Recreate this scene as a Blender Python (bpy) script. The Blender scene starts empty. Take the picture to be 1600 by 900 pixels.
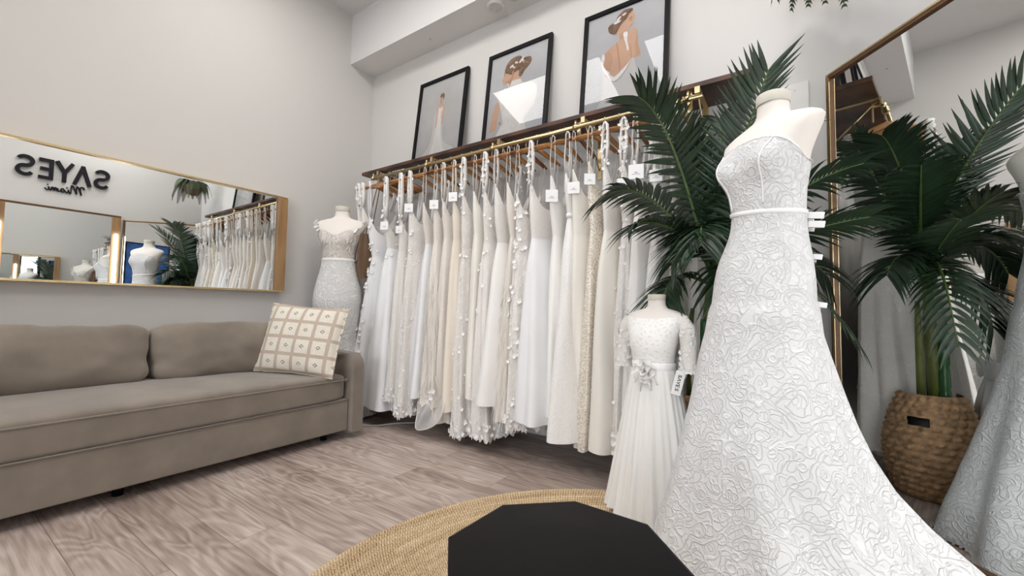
import bpy, bmesh, math, random
from mathutils import Vector, Matrix, noise
random.seed(7)
PI = math.pi
SC = bpy.context.scene
COL = SC.collection

# ------------------------------------------------------------------ camera
CAMZ = 0.85
fw = Vector((-0.55813665, 0.8281324, 0.05177084)).normalized()
rt = Vector((0.82959628, 0.55814387, 0.01566645)).normalized()
up = rt.cross(fw).normalized()
cd = bpy.data.cameras.new('camera'); cam = bpy.data.objects.new('camera', cd); COL.objects.link(cam)
cd.sensor_width = 36.0; cd.lens = 36.0 * 650.2 / 1600.0; cd.clip_start = 0.02; cd.clip_end = 100
m = Matrix.Identity(4)
for i in range(3):
    m[i][0] = rt[i]; m[i][1] = up[i]; m[i][2] = -fw[i]
m[0][3], m[1][3], m[2][3] = 0, 0, CAMZ
cam.matrix_world = m
SC.camera = cam

# ------------------------------------------------------------------ world, exposure, daylight
W = bpy.data.worlds.new('daylight'); SC.world = W; W.use_nodes = True
bg = W.node_tree.nodes['Background']; bg.inputs[0].default_value = (0.78, 0.88, 1.0, 1); bg.inputs[1].default_value = 2.0
SC.view_settings.view_transform = 'Standard'; SC.view_settings.look = 'None'
SC.view_settings.gamma = 1.0; SC.view_settings.use_curve_mapping = False
SC.view_settings.exposure = 0.0
TROFFER = 9.8
WINDOW_W = 78.0

# room constants
XL, XR, YB, YF = -3.37, 0.744, 2.52, -2.8
ZC = 3.57; ZB = 3.10; DB = 0.26

def area_light(name, loc, rot, sx, sy, power, color):
    l = bpy.data.lights.new(name, 'AREA'); l.shape = 'RECTANGLE'; l.size = sx; l.size_y = sy
    l.energy = power; l.color = color
    o = bpy.data.objects.new(name, l); COL.objects.link(o); o.location = loc; o.rotation_euler = rot
    return o
# daylight coming in through the shop window behind the camera
area_light('window_daylight', (-0.35, YF - 0.18, 1.5), (PI/2, 0, 0), 1.9, 2.6, WINDOW_W, (0.90, 0.95, 1.0))

# ------------------------------------------------------------------ node helpers
def new_mat(name):
    mt = bpy.data.materials.new(name); mt.use_nodes = True
    nt = mt.node_tree; b = nt.nodes['Principled BSDF']
    return mt, nt, b
def N(nt, kind, **kw):
    n = nt.nodes.new('ShaderNode' + kind)
    for k, v in kw.items():
        if k in n.inputs: n.inputs[k].default_value = v
        else: setattr(n, k, v)
    return n
def L(nt, a, b): nt.links.new(a, b)
def coords(nt, scale=(1, 1, 1), kind='Object', rot=(0, 0, 0)):
    tc = N(nt, 'TexCoord'); mp = N(nt, 'Mapping'); mp.inputs['Scale'].default_value = scale
    mp.inputs['Rotation'].default_value = rot
    L(nt, tc.outputs[kind], mp.inputs['Vector']); return mp.outputs['Vector']
def world_coords(nt, scale=(1, 1, 1)):
    g = N(nt, 'NewGeometry'); mp = N(nt, 'Mapping'); mp.inputs['Scale'].default_value = scale
    L(nt, g.outputs['Position'], mp.inputs['Vector']); return mp.outputs['Vector']
def ramp(nt, src, stops):
    r = N(nt, 'ValToRGB'); e = r.color_ramp.elements
    while len(e) < len(stops): e.new(0.5)
    for el, (p, c) in zip(e, stops):
        el.position = p; el.color = c if len(c) == 4 else (*c, 1)
    L(nt, src, r.inputs[0]); return r.outputs[0]
def bump(nt, b, src, strength, dist=0.01):
    n = N(nt, 'Bump'); n.inputs['Strength'].default_value = strength; n.inputs['Distance'].default_value = dist
    L(nt, src, n.inputs['Height']); L(nt, n.outputs[0], b.inputs['Normal']); return n
def mathn(nt, op, a, bb=None):
    n = N(nt, 'Math', operation=op)
    for i, v in enumerate((a, bb)):
        if v is None: continue
        if isinstance(v, (int, float)): n.inputs[i].default_value = v
        else: L(nt, v, n.inputs[i])
    return n.outputs[0]

def plain(name, col, rough=0.5, metal=0.0, var=0.06, scale=30, bmp=0.0, sheen=0.0, spec=0.5):
    mt, nt, b = new_mat(name)
    v = coords(nt); nz = N(nt, 'TexNoise', Scale=scale, Detail=4.0); L(nt, v, nz.inputs['Vector'])
    lo = tuple(c * (1 - var) for c in col); hi = tuple(min(1, c * (1 + var)) for c in col)
    L(nt, ramp(nt, nz.outputs[0], [(0.3, lo), (0.7, hi)]), b.inputs['Base Color'])
    b.inputs['Roughness'].default_value = rough; b.inputs['Metallic'].default_value = metal
    b.inputs['Specular IOR Level'].default_value = spec
    if sheen: b.inputs['Sheen Weight'].default_value = sheen
    if bmp: bump(nt, b, nz.outputs[0], bmp, 0.004)
    return mt

def wall_mat(name, col):
    mt, nt, b = new_mat(name)
    v = world_coords(nt); n1 = N(nt, 'TexNoise', Scale=90.0, Detail=5.0); L(nt, v, n1.inputs['Vector'])
    n2 = N(nt, 'TexNoise', Scale=1.3, Detail=2.0); L(nt, v, n2.inputs['Vector'])
    L(nt, ramp(nt, n2.outputs[0], [(0.3, tuple(c * 0.985 for c in col)), (0.7, col)]), b.inputs['Base Color'])
    b.inputs['Roughness'].default_value = 0.75; b.inputs['Specular IOR Level'].default_value = 0.2
    bump(nt, b, n1.outputs[0], 0.08, 0.003); return mt

def wood_mat(name, c1, c2, scale=(1, 1, 1), rough=0.45, freq=6.0):
    mt, nt, b = new_mat(name)
    v = coords(nt, scale); w = N(nt, 'TexWave', Scale=freq, Distortion=5.0, Detail=3.0)
    w.inputs['Detail Scale'].default_value = 1.5; L(nt, v, w.inputs['Vector'])
    nz = N(nt, 'TexNoise', Scale=freq * 4, Detail=6.0); L(nt, v, nz.inputs['Vector'])
    mx = mathn(nt, 'MULTIPLY_ADD', w.outputs[1], 0.55); nt.nodes[-1].inputs[2].default_value = 0.0
    s = mathn(nt, 'ADD', mx, mathn(nt, 'MULTIPLY', nz.outputs[0], 0.45))
    L(nt, ramp(nt, s, [(0.25, c1), (0.8, c2)]), b.inputs['Base Color'])
    b.inputs['Roughness'].default_value = rough; bump(nt, b, s, 0.08, 0.002); return mt

def floor_mat():
    mt, nt, b = new_mat('vinyl_planks')
    v = world_coords(nt)
    br = N(nt, 'TexBrick', offset=0.37, squash=1.0)
    br.inputs['Scale'].default_value = 1.0; br.inputs['Brick Width'].default_value = 1.22
    br.inputs['Row Height'].default_value = 0.18; br.inputs['Mortar Size'].default_value = 0.0012
    br.inputs['Color1'].default_value = (0, 0, 0, 1); br.inputs['Color2'].default_value = (1, 1, 1, 1)
    br.inputs['Mortar'].default_value = (0.5, 0.5, 0.5, 1); L(nt, v, br.inputs['Vector'])
    # shift the grain from plank to plank
    sep = N(nt, 'SeparateColor'); L(nt, br.outputs['Color'], sep.inputs[0])
    cmb = N(nt, 'CombineXYZ'); L(nt, mathn(nt, 'MULTIPLY', sep.outputs[0], 7.3), cmb.inputs[0]); L(nt, mathn(nt, 'MULTIPLY', sep.outputs[0], 3.1), cmb.inputs[1])
    av = N(nt, 'VectorMath', operation='ADD'); L(nt, v, av.inputs[0]); L(nt, cmb.outputs[0], av.inputs[1])
    mp = N(nt, 'Mapping'); mp.inputs['Scale'].default_value = (1.3, 7.0, 1); L(nt, av.outputs[0], mp.inputs['Vector'])
    n0 = N(nt, 'TexNoise', Scale=0.9, Detail=2.0, Distortion=0.6); L(nt, mp.outputs[0], n0.inputs['Vector'])
    rings = mathn(nt, 'SINE', mathn(nt, 'MULTIPLY', n0.outputs[0], 75.0))
    mp2 = N(nt, 'Mapping'); mp2.inputs['Scale'].default_value = (3.0, 60.0, 1); L(nt, av.outputs[0], mp2.inputs['Vector'])
    n1 = N(nt, 'TexNoise', Scale=1.2, Detail=6.0); L(nt, mp2.outputs[0], n1.inputs['Vector'])
    mp3 = N(nt, 'Mapping'); mp3.inputs['Scale'].default_value = (1.2, 5.0, 1); L(nt, av.outputs[0], mp3.inputs['Vector'])
    n2 = N(nt, 'TexNoise', Scale=1.0, Detail=3.0); L(nt, mp3.outputs[0], n2.inputs['Vector'])
    s = mathn(nt, 'ADD', mathn(nt, 'MULTIPLY', rings, 0.06), mathn(nt, 'MULTIPLY', n1.outputs[0], 0.55))
    s = mathn(nt, 'ADD', s, mathn(nt, 'MULTIPLY', n2.outputs[0], 0.45))
    s = mathn(nt, 'ADD', s, mathn(nt, 'MULTIPLY', mathn(nt, 'SUBTRACT', sep.outputs[0], 0.5), 0.16))
    c = ramp(nt, s, [(0.28, (0.21, 0.153, 0.127)), (0.5, (0.40, 0.315, 0.272)), (0.72, (0.60, 0.51, 0.458))])
    mx = N(nt, 'MixRGB', blend_type='MIX'); L(nt, br.outputs['Fac'], mx.inputs[0]); L(nt, c, mx.inputs[1]); mx.inputs[2].default_value = (0.16, 0.12, 0.1, 1)
    L(nt, mx.outputs[0], b.inputs['Base Color'])
    b.inputs['Roughness'].default_value = 0.42; b.inputs['Specular IOR Level'].default_value = 0.35
    bump(nt, b, s, 0.06, 0.002); return mt

def lace_mat(name, ground, thread, scale=60.0, strength=0.5, warp=0.02, rough=0.6, dots=False, lo=0.02, hi=0.16, spark=0.0):
    mt, nt, b = new_mat(name)
    v = coords(nt); nz = N(nt, 'TexNoise', Scale=scale * 0.35, Detail=2.0); L(nt, v, nz.inputs['Vector'])
    sub = N(nt, 'VectorMath', operation='SUBTRACT'); L(nt, nz.outputs['Color'], sub.inputs[0]); sub.inputs[1].default_value = (0.5, 0.5, 0.5)
    sc = N(nt, 'VectorMath', operation='SCALE'); L(nt, sub.outputs[0], sc.inputs[0]); sc.inputs['Scale'].default_value = warp
    ad = N(nt, 'VectorMath', operation='ADD'); L(nt, v, ad.inputs[0]); L(nt, sc.outputs[0], ad.inputs[1])
    if dots:
        vo = N(nt, 'TexVoronoi', feature='F1'); vo.inputs['Scale'].default_value = scale; L(nt, ad.outputs[0], vo.inputs['Vector'])
    else:
        vo = N(nt, 'TexVoronoi', feature='DISTANCE_TO_EDGE'); vo.inputs['Scale'].default_value = scale; L(nt, ad.outputs[0], vo.inputs['Vector'])
    d = vo.outputs['Distance']
    h = ramp(nt, d, [(lo, (1, 1, 1)), (hi, (0, 0, 0))])
    # second, larger motif breaks the regular net
    v2 = N(nt, 'TexVoronoi', feature='DISTANCE_TO_EDGE'); v2.inputs['Scale'].default_value = scale * 0.42; L(nt, ad.outputs[0], v2.inputs['Vector'])
    h2 = ramp(nt, v2.outputs['Distance'], [(lo, (1, 1, 1)), (hi * 0.9, (0, 0, 0))])
    mxx = mathn(nt, 'MAXIMUM', h, h2)
    mx = N(nt, 'MixRGB', blend_type='MIX'); L(nt, mxx, mx.inputs[0]); mx.inputs[1].default_value = (*ground, 1); mx.inputs[2].default_value = (*thread, 1)
    L(nt, mx.outputs[0], b.inputs['Base Color'])
    b.inputs['Roughness'].default_value = rough; b.inputs['Specular IOR Level'].default_value = 0.25
    b.inputs['Sheen Weight'].default_value = 0.15
    if spark:
        sp = N(nt, 'TexVoronoi', feature='F1'); sp.inputs['Scale'].default_value = 220.0; L(nt, v, sp.inputs['Vector'])
        L(nt, ramp(nt, sp.outputs['Distance'], [(0.12, (0.1, 0.1, 0.1)), (0.3, (rough, rough, rough))]), b.inputs['Roughness'])
        L(nt, ramp(nt, sp.outputs['Distance'], [(0.1, (spark, spark, spark)), (0.25, (0, 0, 0))]), b.inputs['Metallic'])
    bump(nt, b, mxx, strength, 0.004); return mt

def corded_mat(name, ground, cord, sc_=1.0, bs=0.7, rough=0.55, spark=False):
    mt, nt, b = new_mat(name)
    v = coords(nt); nz = N(nt, 'TexNoise', Scale=16.0, Detail=2.0); L(nt, v, nz.inputs['Vector'])
    sub = N(nt, 'VectorMath', operation='SUBTRACT'); L(nt, nz.outputs['Color'], sub.inputs[0]); sub.inputs[1].default_value = (0.5, 0.5, 0.5)
    sc = N(nt, 'VectorMath', operation='SCALE'); L(nt, sub.outputs[0], sc.inputs[0]); sc.inputs['Scale'].default_value = 0.02
    ad = N(nt, 'VectorMath', operation='ADD'); L(nt, v, ad.inputs[0]); L(nt, sc.outputs[0], ad.inputs[1])
    hs = []
    for scale, k in ((13.5 * sc_, 30.0), (22.0 * sc_, 24.0)):
        n1 = N(nt, 'TexNoise', Scale=scale, Detail=0.5); L(nt, ad.outputs[0], n1.inputs['Vector'])
        sn = mathn(nt, 'ABSOLUTE', mathn(nt, 'SINE', mathn(nt, 'MULTIPLY', n1.outputs[0], k)))
        hs.append(ramp(nt, sn, [(0.0, (1, 1, 1)), (0.42, (0, 0, 0))]))
    vo = N(nt, 'TexVoronoi', feature='F1'); vo.inputs['Scale'].default_value = 24.0 * sc_; L(nt, ad.outputs[0], vo.inputs['Vector'])
    ring = ramp(nt, vo.outputs['Distance'], [(.30, (0, 0, 0)), (.38, (1, 1, 1)), (.46, (0, 0, 0))])
    h = mathn(nt, 'MAXIMUM', mathn(nt, 'MAXIMUM', hs[0], mathn(nt, 'MULTIPLY', hs[1], 0.6)), mathn(nt, 'MULTIPLY', ring, 0.85))
    mx = N(nt, 'MixRGB', blend_type='MIX'); L(nt, h, mx.inputs[0]); mx.inputs[1].default_value = (*ground, 1); mx.inputs[2].default_value = (*cord, 1)
    L(nt, mx.outputs[0], b.inputs['Base Color'])
    b.inputs['Roughness'].default_value = rough; b.inputs['Specular IOR Level'].default_value = 0.25; b.inputs['Sheen Weight'].default_value = 0.1
    if spark:
        sp = N(nt, 'TexVoronoi', feature='F1'); sp.inputs['Scale'].default_value = 160.0; L(nt, v, sp.inputs['Vector'])
        L(nt, ramp(nt, sp.outputs['Distance'], [(0.1, (0.4, 0.4, 0.4)), (0.22, (0, 0, 0))]), b.inputs['Metallic'])
    bump(nt, b, h, bs, 0.005); return mt

def cloth_mat(name, col, rough=0.55, fine=260.0, strength=0.12, sheen=0.2, var=0.04):
    mt, nt, b = new_mat(name)
    v = coords(nt); nz = N(nt, 'TexNoise', Scale=6.0, Detail=3.0); L(nt, v, nz.inputs['Vector'])
    L(nt, ramp(nt, nz.outputs[0], [(0.3, tuple(c * (1 - var) for c in col)), (0.7, col)]), b.inputs['Base Color'])
    n2 = N(nt, 'TexNoise', Scale=fine, Detail=2.0); L(nt, v, n2.inputs['Vector'])
    b.inputs['Roughness'].default_value = rough; b.inputs['Sheen Weight'].default_value = sheen
    b.inputs['Specular IOR Level'].default_value = 0.3
    bump(nt, b, n2.outputs[0], strength, 0.002); return mt

def sheer_mat(name, col, alpha):
    mt, nt, b = new_mat(name)
    v = coords(nt); n2 = N(nt, 'TexNoise', Scale=40.0, Detail=2.0); L(nt, v, n2.inputs['Vector'])
    L(nt, ramp(nt, n2.outputs[0], [(0.3, tuple(c * 0.96 for c in col)), (0.7, col)]), b.inputs['Base Color'])
    b.inputs['Roughness'].default_value = 0.6; b.inputs['Alpha'].default_value = alpha; return mt

def glitter_mat(name, c1, c2):
    mt, nt, b = new_mat(name)
    v = coords(nt); vo = N(nt, 'TexVoronoi', feature='F1'); vo.inputs['Scale'].default_value = 190.0; L(nt, v, vo.inputs['Vector'])
    sep = N(nt, 'SeparateColor'); L(nt, vo.outputs['Color'], sep.inputs[0])
    L(nt, ramp(nt, sep.outputs[0], [(0.2, c1), (0.8, c2)]), b.inputs['Base Color'])
    L(nt, ramp(nt, sep.outputs[1], [(0.55, (0.5, 0.5, 0.5)), (0.75, (0.18, 0.18, 0.18))]), b.inputs['Roughness'])
    L(nt, ramp(nt, sep.outputs[1], [(0.7, (0.05, 0.05, 0.05)), (0.8, (0.3, 0.3, 0.3))]), b.inputs['Metallic'])
    bump(nt, b, sep.outputs[2], 0.35, 0.003); return mt

def emit_mat(name, col, s):
    mt, nt, b = new_mat(name)
    v = coords(nt); n2 = N(nt, 'TexNoise', Scale=3.0); L(nt, v, n2.inputs['Vector'])
    L(nt, ramp(nt, n2.outputs[0], [(0.0, tuple(c * 0.98 for c in col)), (1.0, col)]), b.inputs['Emission Color'])
    b.inputs['Base Color'].default_value = (0.9, 0.9, 0.9, 1)
    b.inputs['Emission Strength'].default_value = s; return mt

def mirror_mat():
    mt, nt, b = new_mat('silvered_glass')
    v = coords(nt); n2 = N(nt, 'TexNoise', Scale=0.6); L(nt, v, n2.inputs['Vector'])
    L(nt, ramp(nt, n2.outputs[0], [(0.2, (0.86, 0.885, 0.88)), (0.8, (0.88, 0.9, 0.9))]), b.inputs['Base Color'])
    b.inputs['Metallic'].default_value = 1.0; b.inputs['Roughness'].default_value = 0.0; return mt

def pane_mat(name='clear_pane'):
    mt = bpy.data.materials.new(name); mt.use_nodes = True; nt = mt.node_tree
    for n in list(nt.nodes):
        if n.type != 'OUTPUT_MATERIAL': nt.nodes.remove(n)
    out = nt.nodes[0]
    tr = N(nt, 'BsdfTransparent'); gl = N(nt, 'BsdfGlossy'); gl.inputs['Roughness'].default_value = 0.0
    fr = N(nt, 'Fresnel'); fr.inputs['IOR'].default_value = 1.5
    mx = N(nt, 'MixShader'); L(nt, fr.outputs[0], mx.inputs[0]); L(nt, tr.outputs[0], mx.inputs[1]); L(nt, gl.outputs[0], mx.inputs[2])
    L(nt, mx.outputs[0], out.inputs['Surface']); return mt

def jute_mat(center):
    mt, nt, b = new_mat('braided_jute')
    v = coords(nt)
    sp = N(nt, 'SeparateXYZ'); L(nt, v, sp.inputs[0])
    r = mathn(nt, 'SQRT', mathn(nt, 'ADD', mathn(nt, 'POWER', sp.outputs[0], 2.0), mathn(nt, 'POWER', sp.outputs[1], 2.0)))
    an = mathn(nt, 'ARCTAN2', sp.outputs[1], sp.outputs[0])
    arc = mathn(nt, 'MULTIPLY', an, r)
    # slanted strands along each braid ring
    ring0 = mathn(nt, 'FLOOR', mathn(nt, 'MULTIPLY', r, 44.0))
    tt = mathn(nt, 'ADD', mathn(nt, 'MULTIPLY', ring0, 3.1416), mathn(nt, 'MULTIPLY', mathn(nt, 'PINGPONG', mathn(nt, 'MULTIPLY', r, 88.0), 1.0), 3.2))
    tt = mathn(nt, 'ADD', tt, mathn(nt, 'MULTIPLY', an, 520.0))
    tt0 = mathn(nt, 'ADD', mathn(nt, 'MULTIPLY', an, 520.0), mathn(nt, 'MULTIPLY', mathn(nt, 'PINGPONG', mathn(nt, 'MULTIPLY', r, 88.0), 1.0), 3.2))
    st = mathn(nt, 'SINE', tt)
    ring = mathn(nt, 'FLOOR', mathn(nt, 'MULTIPLY', r, 44.0))
    cb = N(nt, 'CombineXYZ'); L(nt, mathn(nt, 'MULTIPLY', ring, 3.7), cb.inputs[0]); L(nt, mathn(nt, 'MULTIPLY', an, 1.6), cb.inputs[1])
    nz = N(nt, 'TexNoise', Scale=1.0, Detail=3.0); L(nt, cb.outputs[0], nz.inputs['Vector'])
    n2 = N(nt, 'TexNoise', Scale=220.0, Detail=3.0); L(nt, v, n2.inputs['Vector'])
    s = mathn(nt, 'ADD', mathn(nt, 'MULTIPLY', nz.outputs[0], 0.42), mathn(nt, 'MULTIPLY', n2.outputs[0], 0.54))
    s = mathn(nt, 'ADD', s, mathn(nt, 'MULTIPLY', st, 0.07))
    L(nt, ramp(nt, s, [(0.34, (0.36, 0.22, 0.11)), (0.47, (0.66, 0.48, 0.285)), (0.60, (0.86, 0.69, 0.46))]), b.inputs['Base Color'])
    b.inputs['Roughness'].default_value = 0.85; b.inputs['Specular IOR Level'].default_value = 0.15
    bump(nt, b, mathn(nt, 'ADD', mathn(nt, 'ADD', mathn(nt, 'MULTIPLY', st, 0.35), n2.outputs[0]), mathn(nt, 'MULTIPLY', mathn(nt, 'PINGPONG', mathn(nt, 'MULTIPLY', r, 88.0), 1.0), 3.0)), 0.8, 0.005); return mt

def pillow_mat():
    mt, nt, b = new_mat('woven_check')
    v = coords(nt); sp = N(nt, 'SeparateXYZ'); L(nt, v, sp.inputs[0])
    def cell(o):
        return mathn(nt, 'SUBTRACT', mathn(nt, 'FRACT', mathn(nt, 'ADD', mathn(nt, 'MULTIPLY', o, 1 / 0.104), 0.5 + 0.5)), 0.5)
    cx, cz = cell(sp.outputs[0]), cell(sp.outputs[2])
    ax, az = mathn(nt, 'ABSOLUTE', cx), mathn(nt, 'ABSOLUTE', cz)
    band = mathn(nt, 'GREATER_THAN', mathn(nt, 'MAXIMUM', ax, az), 0.40)
    dia = mathn(nt, 'ADD', ax, mathn(nt, 'MULTIPLY', az, 1.2))
    di = mathn(nt, 'MULTIPLY', mathn(nt, 'LESS_THAN', dia, 0.15), mathn(nt, 'GREATER_THAN', dia, 0.07))
    nz = N(nt, 'TexNoise', Scale=160.0, Detail=3.0); L(nt, v, nz.inputs['Vector'])
    di = mathn(nt, 'MULTIPLY', di, mathn(nt, 'GREATER_THAN', nz.outputs[0], 0.42))
    base = ramp(nt, nz.outputs[0], [(0.3, (0.66, 0.60, 0.50)), (0.7, (0.80, 0.75, 0.66))])
    m1 = N(nt, 'MixRGB'); L(nt, band, m1.inputs[0]); L(nt, base, m1.inputs[1]); m1.inputs[2].default_value = (0.50, 0.41, 0.33, 1)
    m2 = N(nt, 'MixRGB'); L(nt, di, m2.inputs[0]); L(nt, m1.outputs[0], m2.inputs[1]); m2.inputs[2].default_value = (0.22, 0.2, 0.18, 1)
    L(nt, m2.outputs[0], b.inputs['Base Color']); b.inputs['Roughness'].default_value = 0.85
    hh = mathn(nt, 'ADD', mathn(nt, 'MULTIPLY', band, 0.8), mathn(nt, 'MULTIPLY', nz.outputs[0], 0.5))
    bump(nt, b, hh, 0.6, 0.006); return mt

def leather_mat(name, col):
    mt, nt, b = new_mat(name)
    v = coords(nt); vo = N(nt, 'TexVoronoi', feature='DISTANCE_TO_EDGE'); vo.inputs['Scale'].default_value = 260.0; L(nt, v, vo.inputs['Vector'])
    nz = N(nt, 'TexNoise', Scale=9.0, Detail=4.0); L(nt, v, nz.inputs['Vector'])
    L(nt, ramp(nt, nz.outputs[0], [(0.3, tuple(c * 0.8 for c in col)), (0.7, col)]), b.inputs['Base Color'])
    b.inputs['Roughness'].default_value = 0.42; b.inputs['Specular IOR Level'].default_value = 0.07; bump(nt, b, vo.outputs['Distance'], 0.12, 0.001); return mt

M = {}
M['wall'] = wall_mat('wall_paint', (0.63, 0.607, 0.582))
M['ceil'] = wall_mat('ceiling_paint', (0.72, 0.70, 0.69))
M['floor'] = floor_mat()
M['white'] = plain('white_paint', (0.8, 0.79, 0.77), 0.5)
M['plate'] = plain('plate_plastic', (0.70, 0.68, 0.65), 0.45, var=0.02)
M['brass'] = plain('brushed_brass', (0.64, 0.50, 0.28), 0.28, 1.0, 0.08, 80)
M['brassdark'] = plain('aged_bronze', (0.13, 0.065, 0.03), 0.4, 0.5, 0.1, 60)
M['oak'] = wood_mat('oak_veneer', (0.20, 0.105, 0.042), (0.36, 0.205, 0.09), (1, 1, 0.12), 0.45, 9)
M['darkedge'] = plain('dark_stained_edge', (0.035, 0.015, 0.01), 0.4)
M['walnut'] = wood_mat('walnut_shelf', (0.035, 0.013, 0.007), (0.105, 0.042, 0.022), (0.15, 1, 1), 0.4, 8)
M['hanger'] = wood_mat('hanger_wood', (0.26, 0.11, 0.034), (0.48, 0.235, 0.085), (1, 0.3, 1), 0.35, 14)
M['hangerdark'] = wood_mat('dark_hanger_wood', (0.12, 0.04, 0.014), (0.27, 0.10, 0.035), (1, 0.3, 1), 0.35, 14)
M['steel'] = plain('polished_steel', (0.6, 0.58, 0.55), 0.25, 1.0)
M['black'] = plain('black_lacquer', (0.008, 0.007, 0.008), 0.45, spec=0.12)
M['sign'] = plain('black_acrylic', (0.012, 0.010, 0.014), 0.45, spec=0.15)
M['mirror'] = mirror_mat()
M['pane'] = pane_mat()
M['suede'] = cloth_mat('taupe_suede', (0.248, 0.206, 0.166), 0.85, 180.0, 0.16, 0.35, 0.26)
M['piping'] = cloth_mat('taupe_piping', (0.215, 0.178, 0.142), 0.85, 180.0, 0.12, 0.3, 0.1)
M['pillow'] = pillow_mat()
M['linen'] = cloth_mat('dress_form_linen', (0.80, 0.745, 0.69), 0.8, 420.0, 0.2, 0.15)
M['cap'] = cloth_mat('neck_cap_cloth', (0.62, 0.585, 0.50), 0.7, 300.0, 0.1)
M['gown'] = corded_mat('corded_lace', (0.705, 0.70, 0.705), (0.795, 0.79, 0.785))
M['gownband'] = cloth_mat('plain_white_satin', (0.88, 0.87, 0.86), 0.4, 300.0, 0.05)
M['tulle'] = cloth_mat('soft_tulle', (0.82, 0.805, 0.775), 0.7, 500.0, 0.15)
M['tullecool'] = cloth_mat('cool_white_tulle', (0.795, 0.79, 0.795), 0.7, 500.0, 0.1)
M['dotmesh'] = lace_mat('dotted_mesh', (0.80, 0.78, 0.75), (0.86, 0.845, 0.82), 120.0, 0.4, 0.0, 0.6, True, 0.15, 0.28)
M['lacefine'] = corded_mat('fine_lace', (0.765, 0.725, 0.68), (0.835, 0.81, 0.775), 1.5, 0.45)
M['lacewarm'] = corded_mat('warm_lace', (0.745, 0.685, 0.62), (0.81, 0.77, 0.715), 2.0, 0.35)
M['laceleaf'] = corded_mat('leaf_lace', (0.75, 0.71, 0.665), (0.845, 0.82, 0.79), 1.0, 0.5)
M['beaded'] = lace_mat('beaded_lace', (0.76, 0.725, 0.69), (0.84, 0.82, 0.79), 130.0, 0.3, 0.02, 0.5, hi=0.25, spark=0.25)
M['satin'] = cloth_mat('ivory_satin', (0.80, 0.755, 0.69), 0.4, 300.0, 0.05, 0.1)
M['crepe'] = cloth_mat('white_crepe', (0.83, 0.805, 0.775), 0.6, 420.0, 0.12)
M['cream'] = cloth_mat('cream_satin', (0.78, 0.705, 0.605), 0.42, 300.0, 0.05, 0.1)
M['organza'] = sheer_mat('sheer_organza', (0.86, 0.84, 0.82), 0.55)
M['nude'] = sheer_mat('nude_mesh', (0.78, 0.68, 0.60), 0.6)
M['feather'] = cloth_mat('ivory_feather', (0.80, 0.755, 0.69), 0.8, 200.0, 0.2)
M['flower'] = cloth_mat('white_petals', (0.83, 0.81, 0.785), 0.6, 200.0, 0.1)
M['rose'] = cloth_mat('soft_rose_satin', (0.86, 0.835, 0.80), 0.5, 200.0, 0.1)
M['glitter'] = glitter_mat('champagne_sequins', (0.60, 0.53, 0.44), (0.84, 0.79, 0.70))
M['tag'] = plain('white_card', (0.86, 0.85, 0.84), 0.6, var=0.02)
M['print'] = plain('grey_print', (0.35, 0.34, 0.33), 0.6)
M['brown'] = cloth_mat('brown_satin', (0.13, 0.075, 0.04), 0.42, 200.0, 0.1)
M['leaf'] = plain('palm_leaf', (0.014, 0.034, 0.014), 0.42, var=0.35, scale=14)
M['rachis'] = plain('palm_rachis', (0.075, 0.125, 0.03), 0.5, var=0.25)
M['stemg'] = plain('palm_stem', (0.14, 0.165, 0.035), 0.5, var=0.3, scale=9)
M['bamboo'] = plain('green_cane', (0.03, 0.11, 0.03), 0.4, var=0.2, scale=9)
M['darkleaf'] = plain('dark_rubber_leaf', (0.012, 0.012, 0.011), 0.4, var=0.3)
M['fern'] = plain('fern_leaf', (0.040, 0.058, 0.018), 0.6, var=0.4, scale=20)
M['basket'] = plain('water_hyacinth', (0.42, 0.255, 0.135), 0.7, var=0.4, scale=38, bmp=0.8)
M['basketdark'] = plain('dark_plastic_liner', (0.012, 0.012, 0.012), 0.5)
M['pot'] = plain('brown_coir_pot', (0.13, 0.07, 0.04), 0.85, var=0.3, scale=60, bmp=0.5)
M['leather'] = leather_mat('black_leatherette', (0.008, 0.0068, 0.0072))
M['speaker'] = plain('speaker_grille', (0.55, 0.53, 0.52), 0.6)
M['cable'] = plain('grey_cable', (0.45, 0.43, 0.41), 0.5)
M['troffer'] = emit_mat('troffer_diffuser', (1.0, 0.98, 0.955), TROFFER)
M['lightbar'] = emit_mat('light_bar_tube', (0.94, 0.97, 1.0), 15.0)  # emission standing for sunlight on the mirror stiles
M['blue'] = plain('blue_canvas', (0.02, 0.09, 0.30), 0.6, var=0.5, scale=5)
M['pavement'] = plain('pavement', (0.4, 0.39, 0.37), 0.9)

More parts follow.
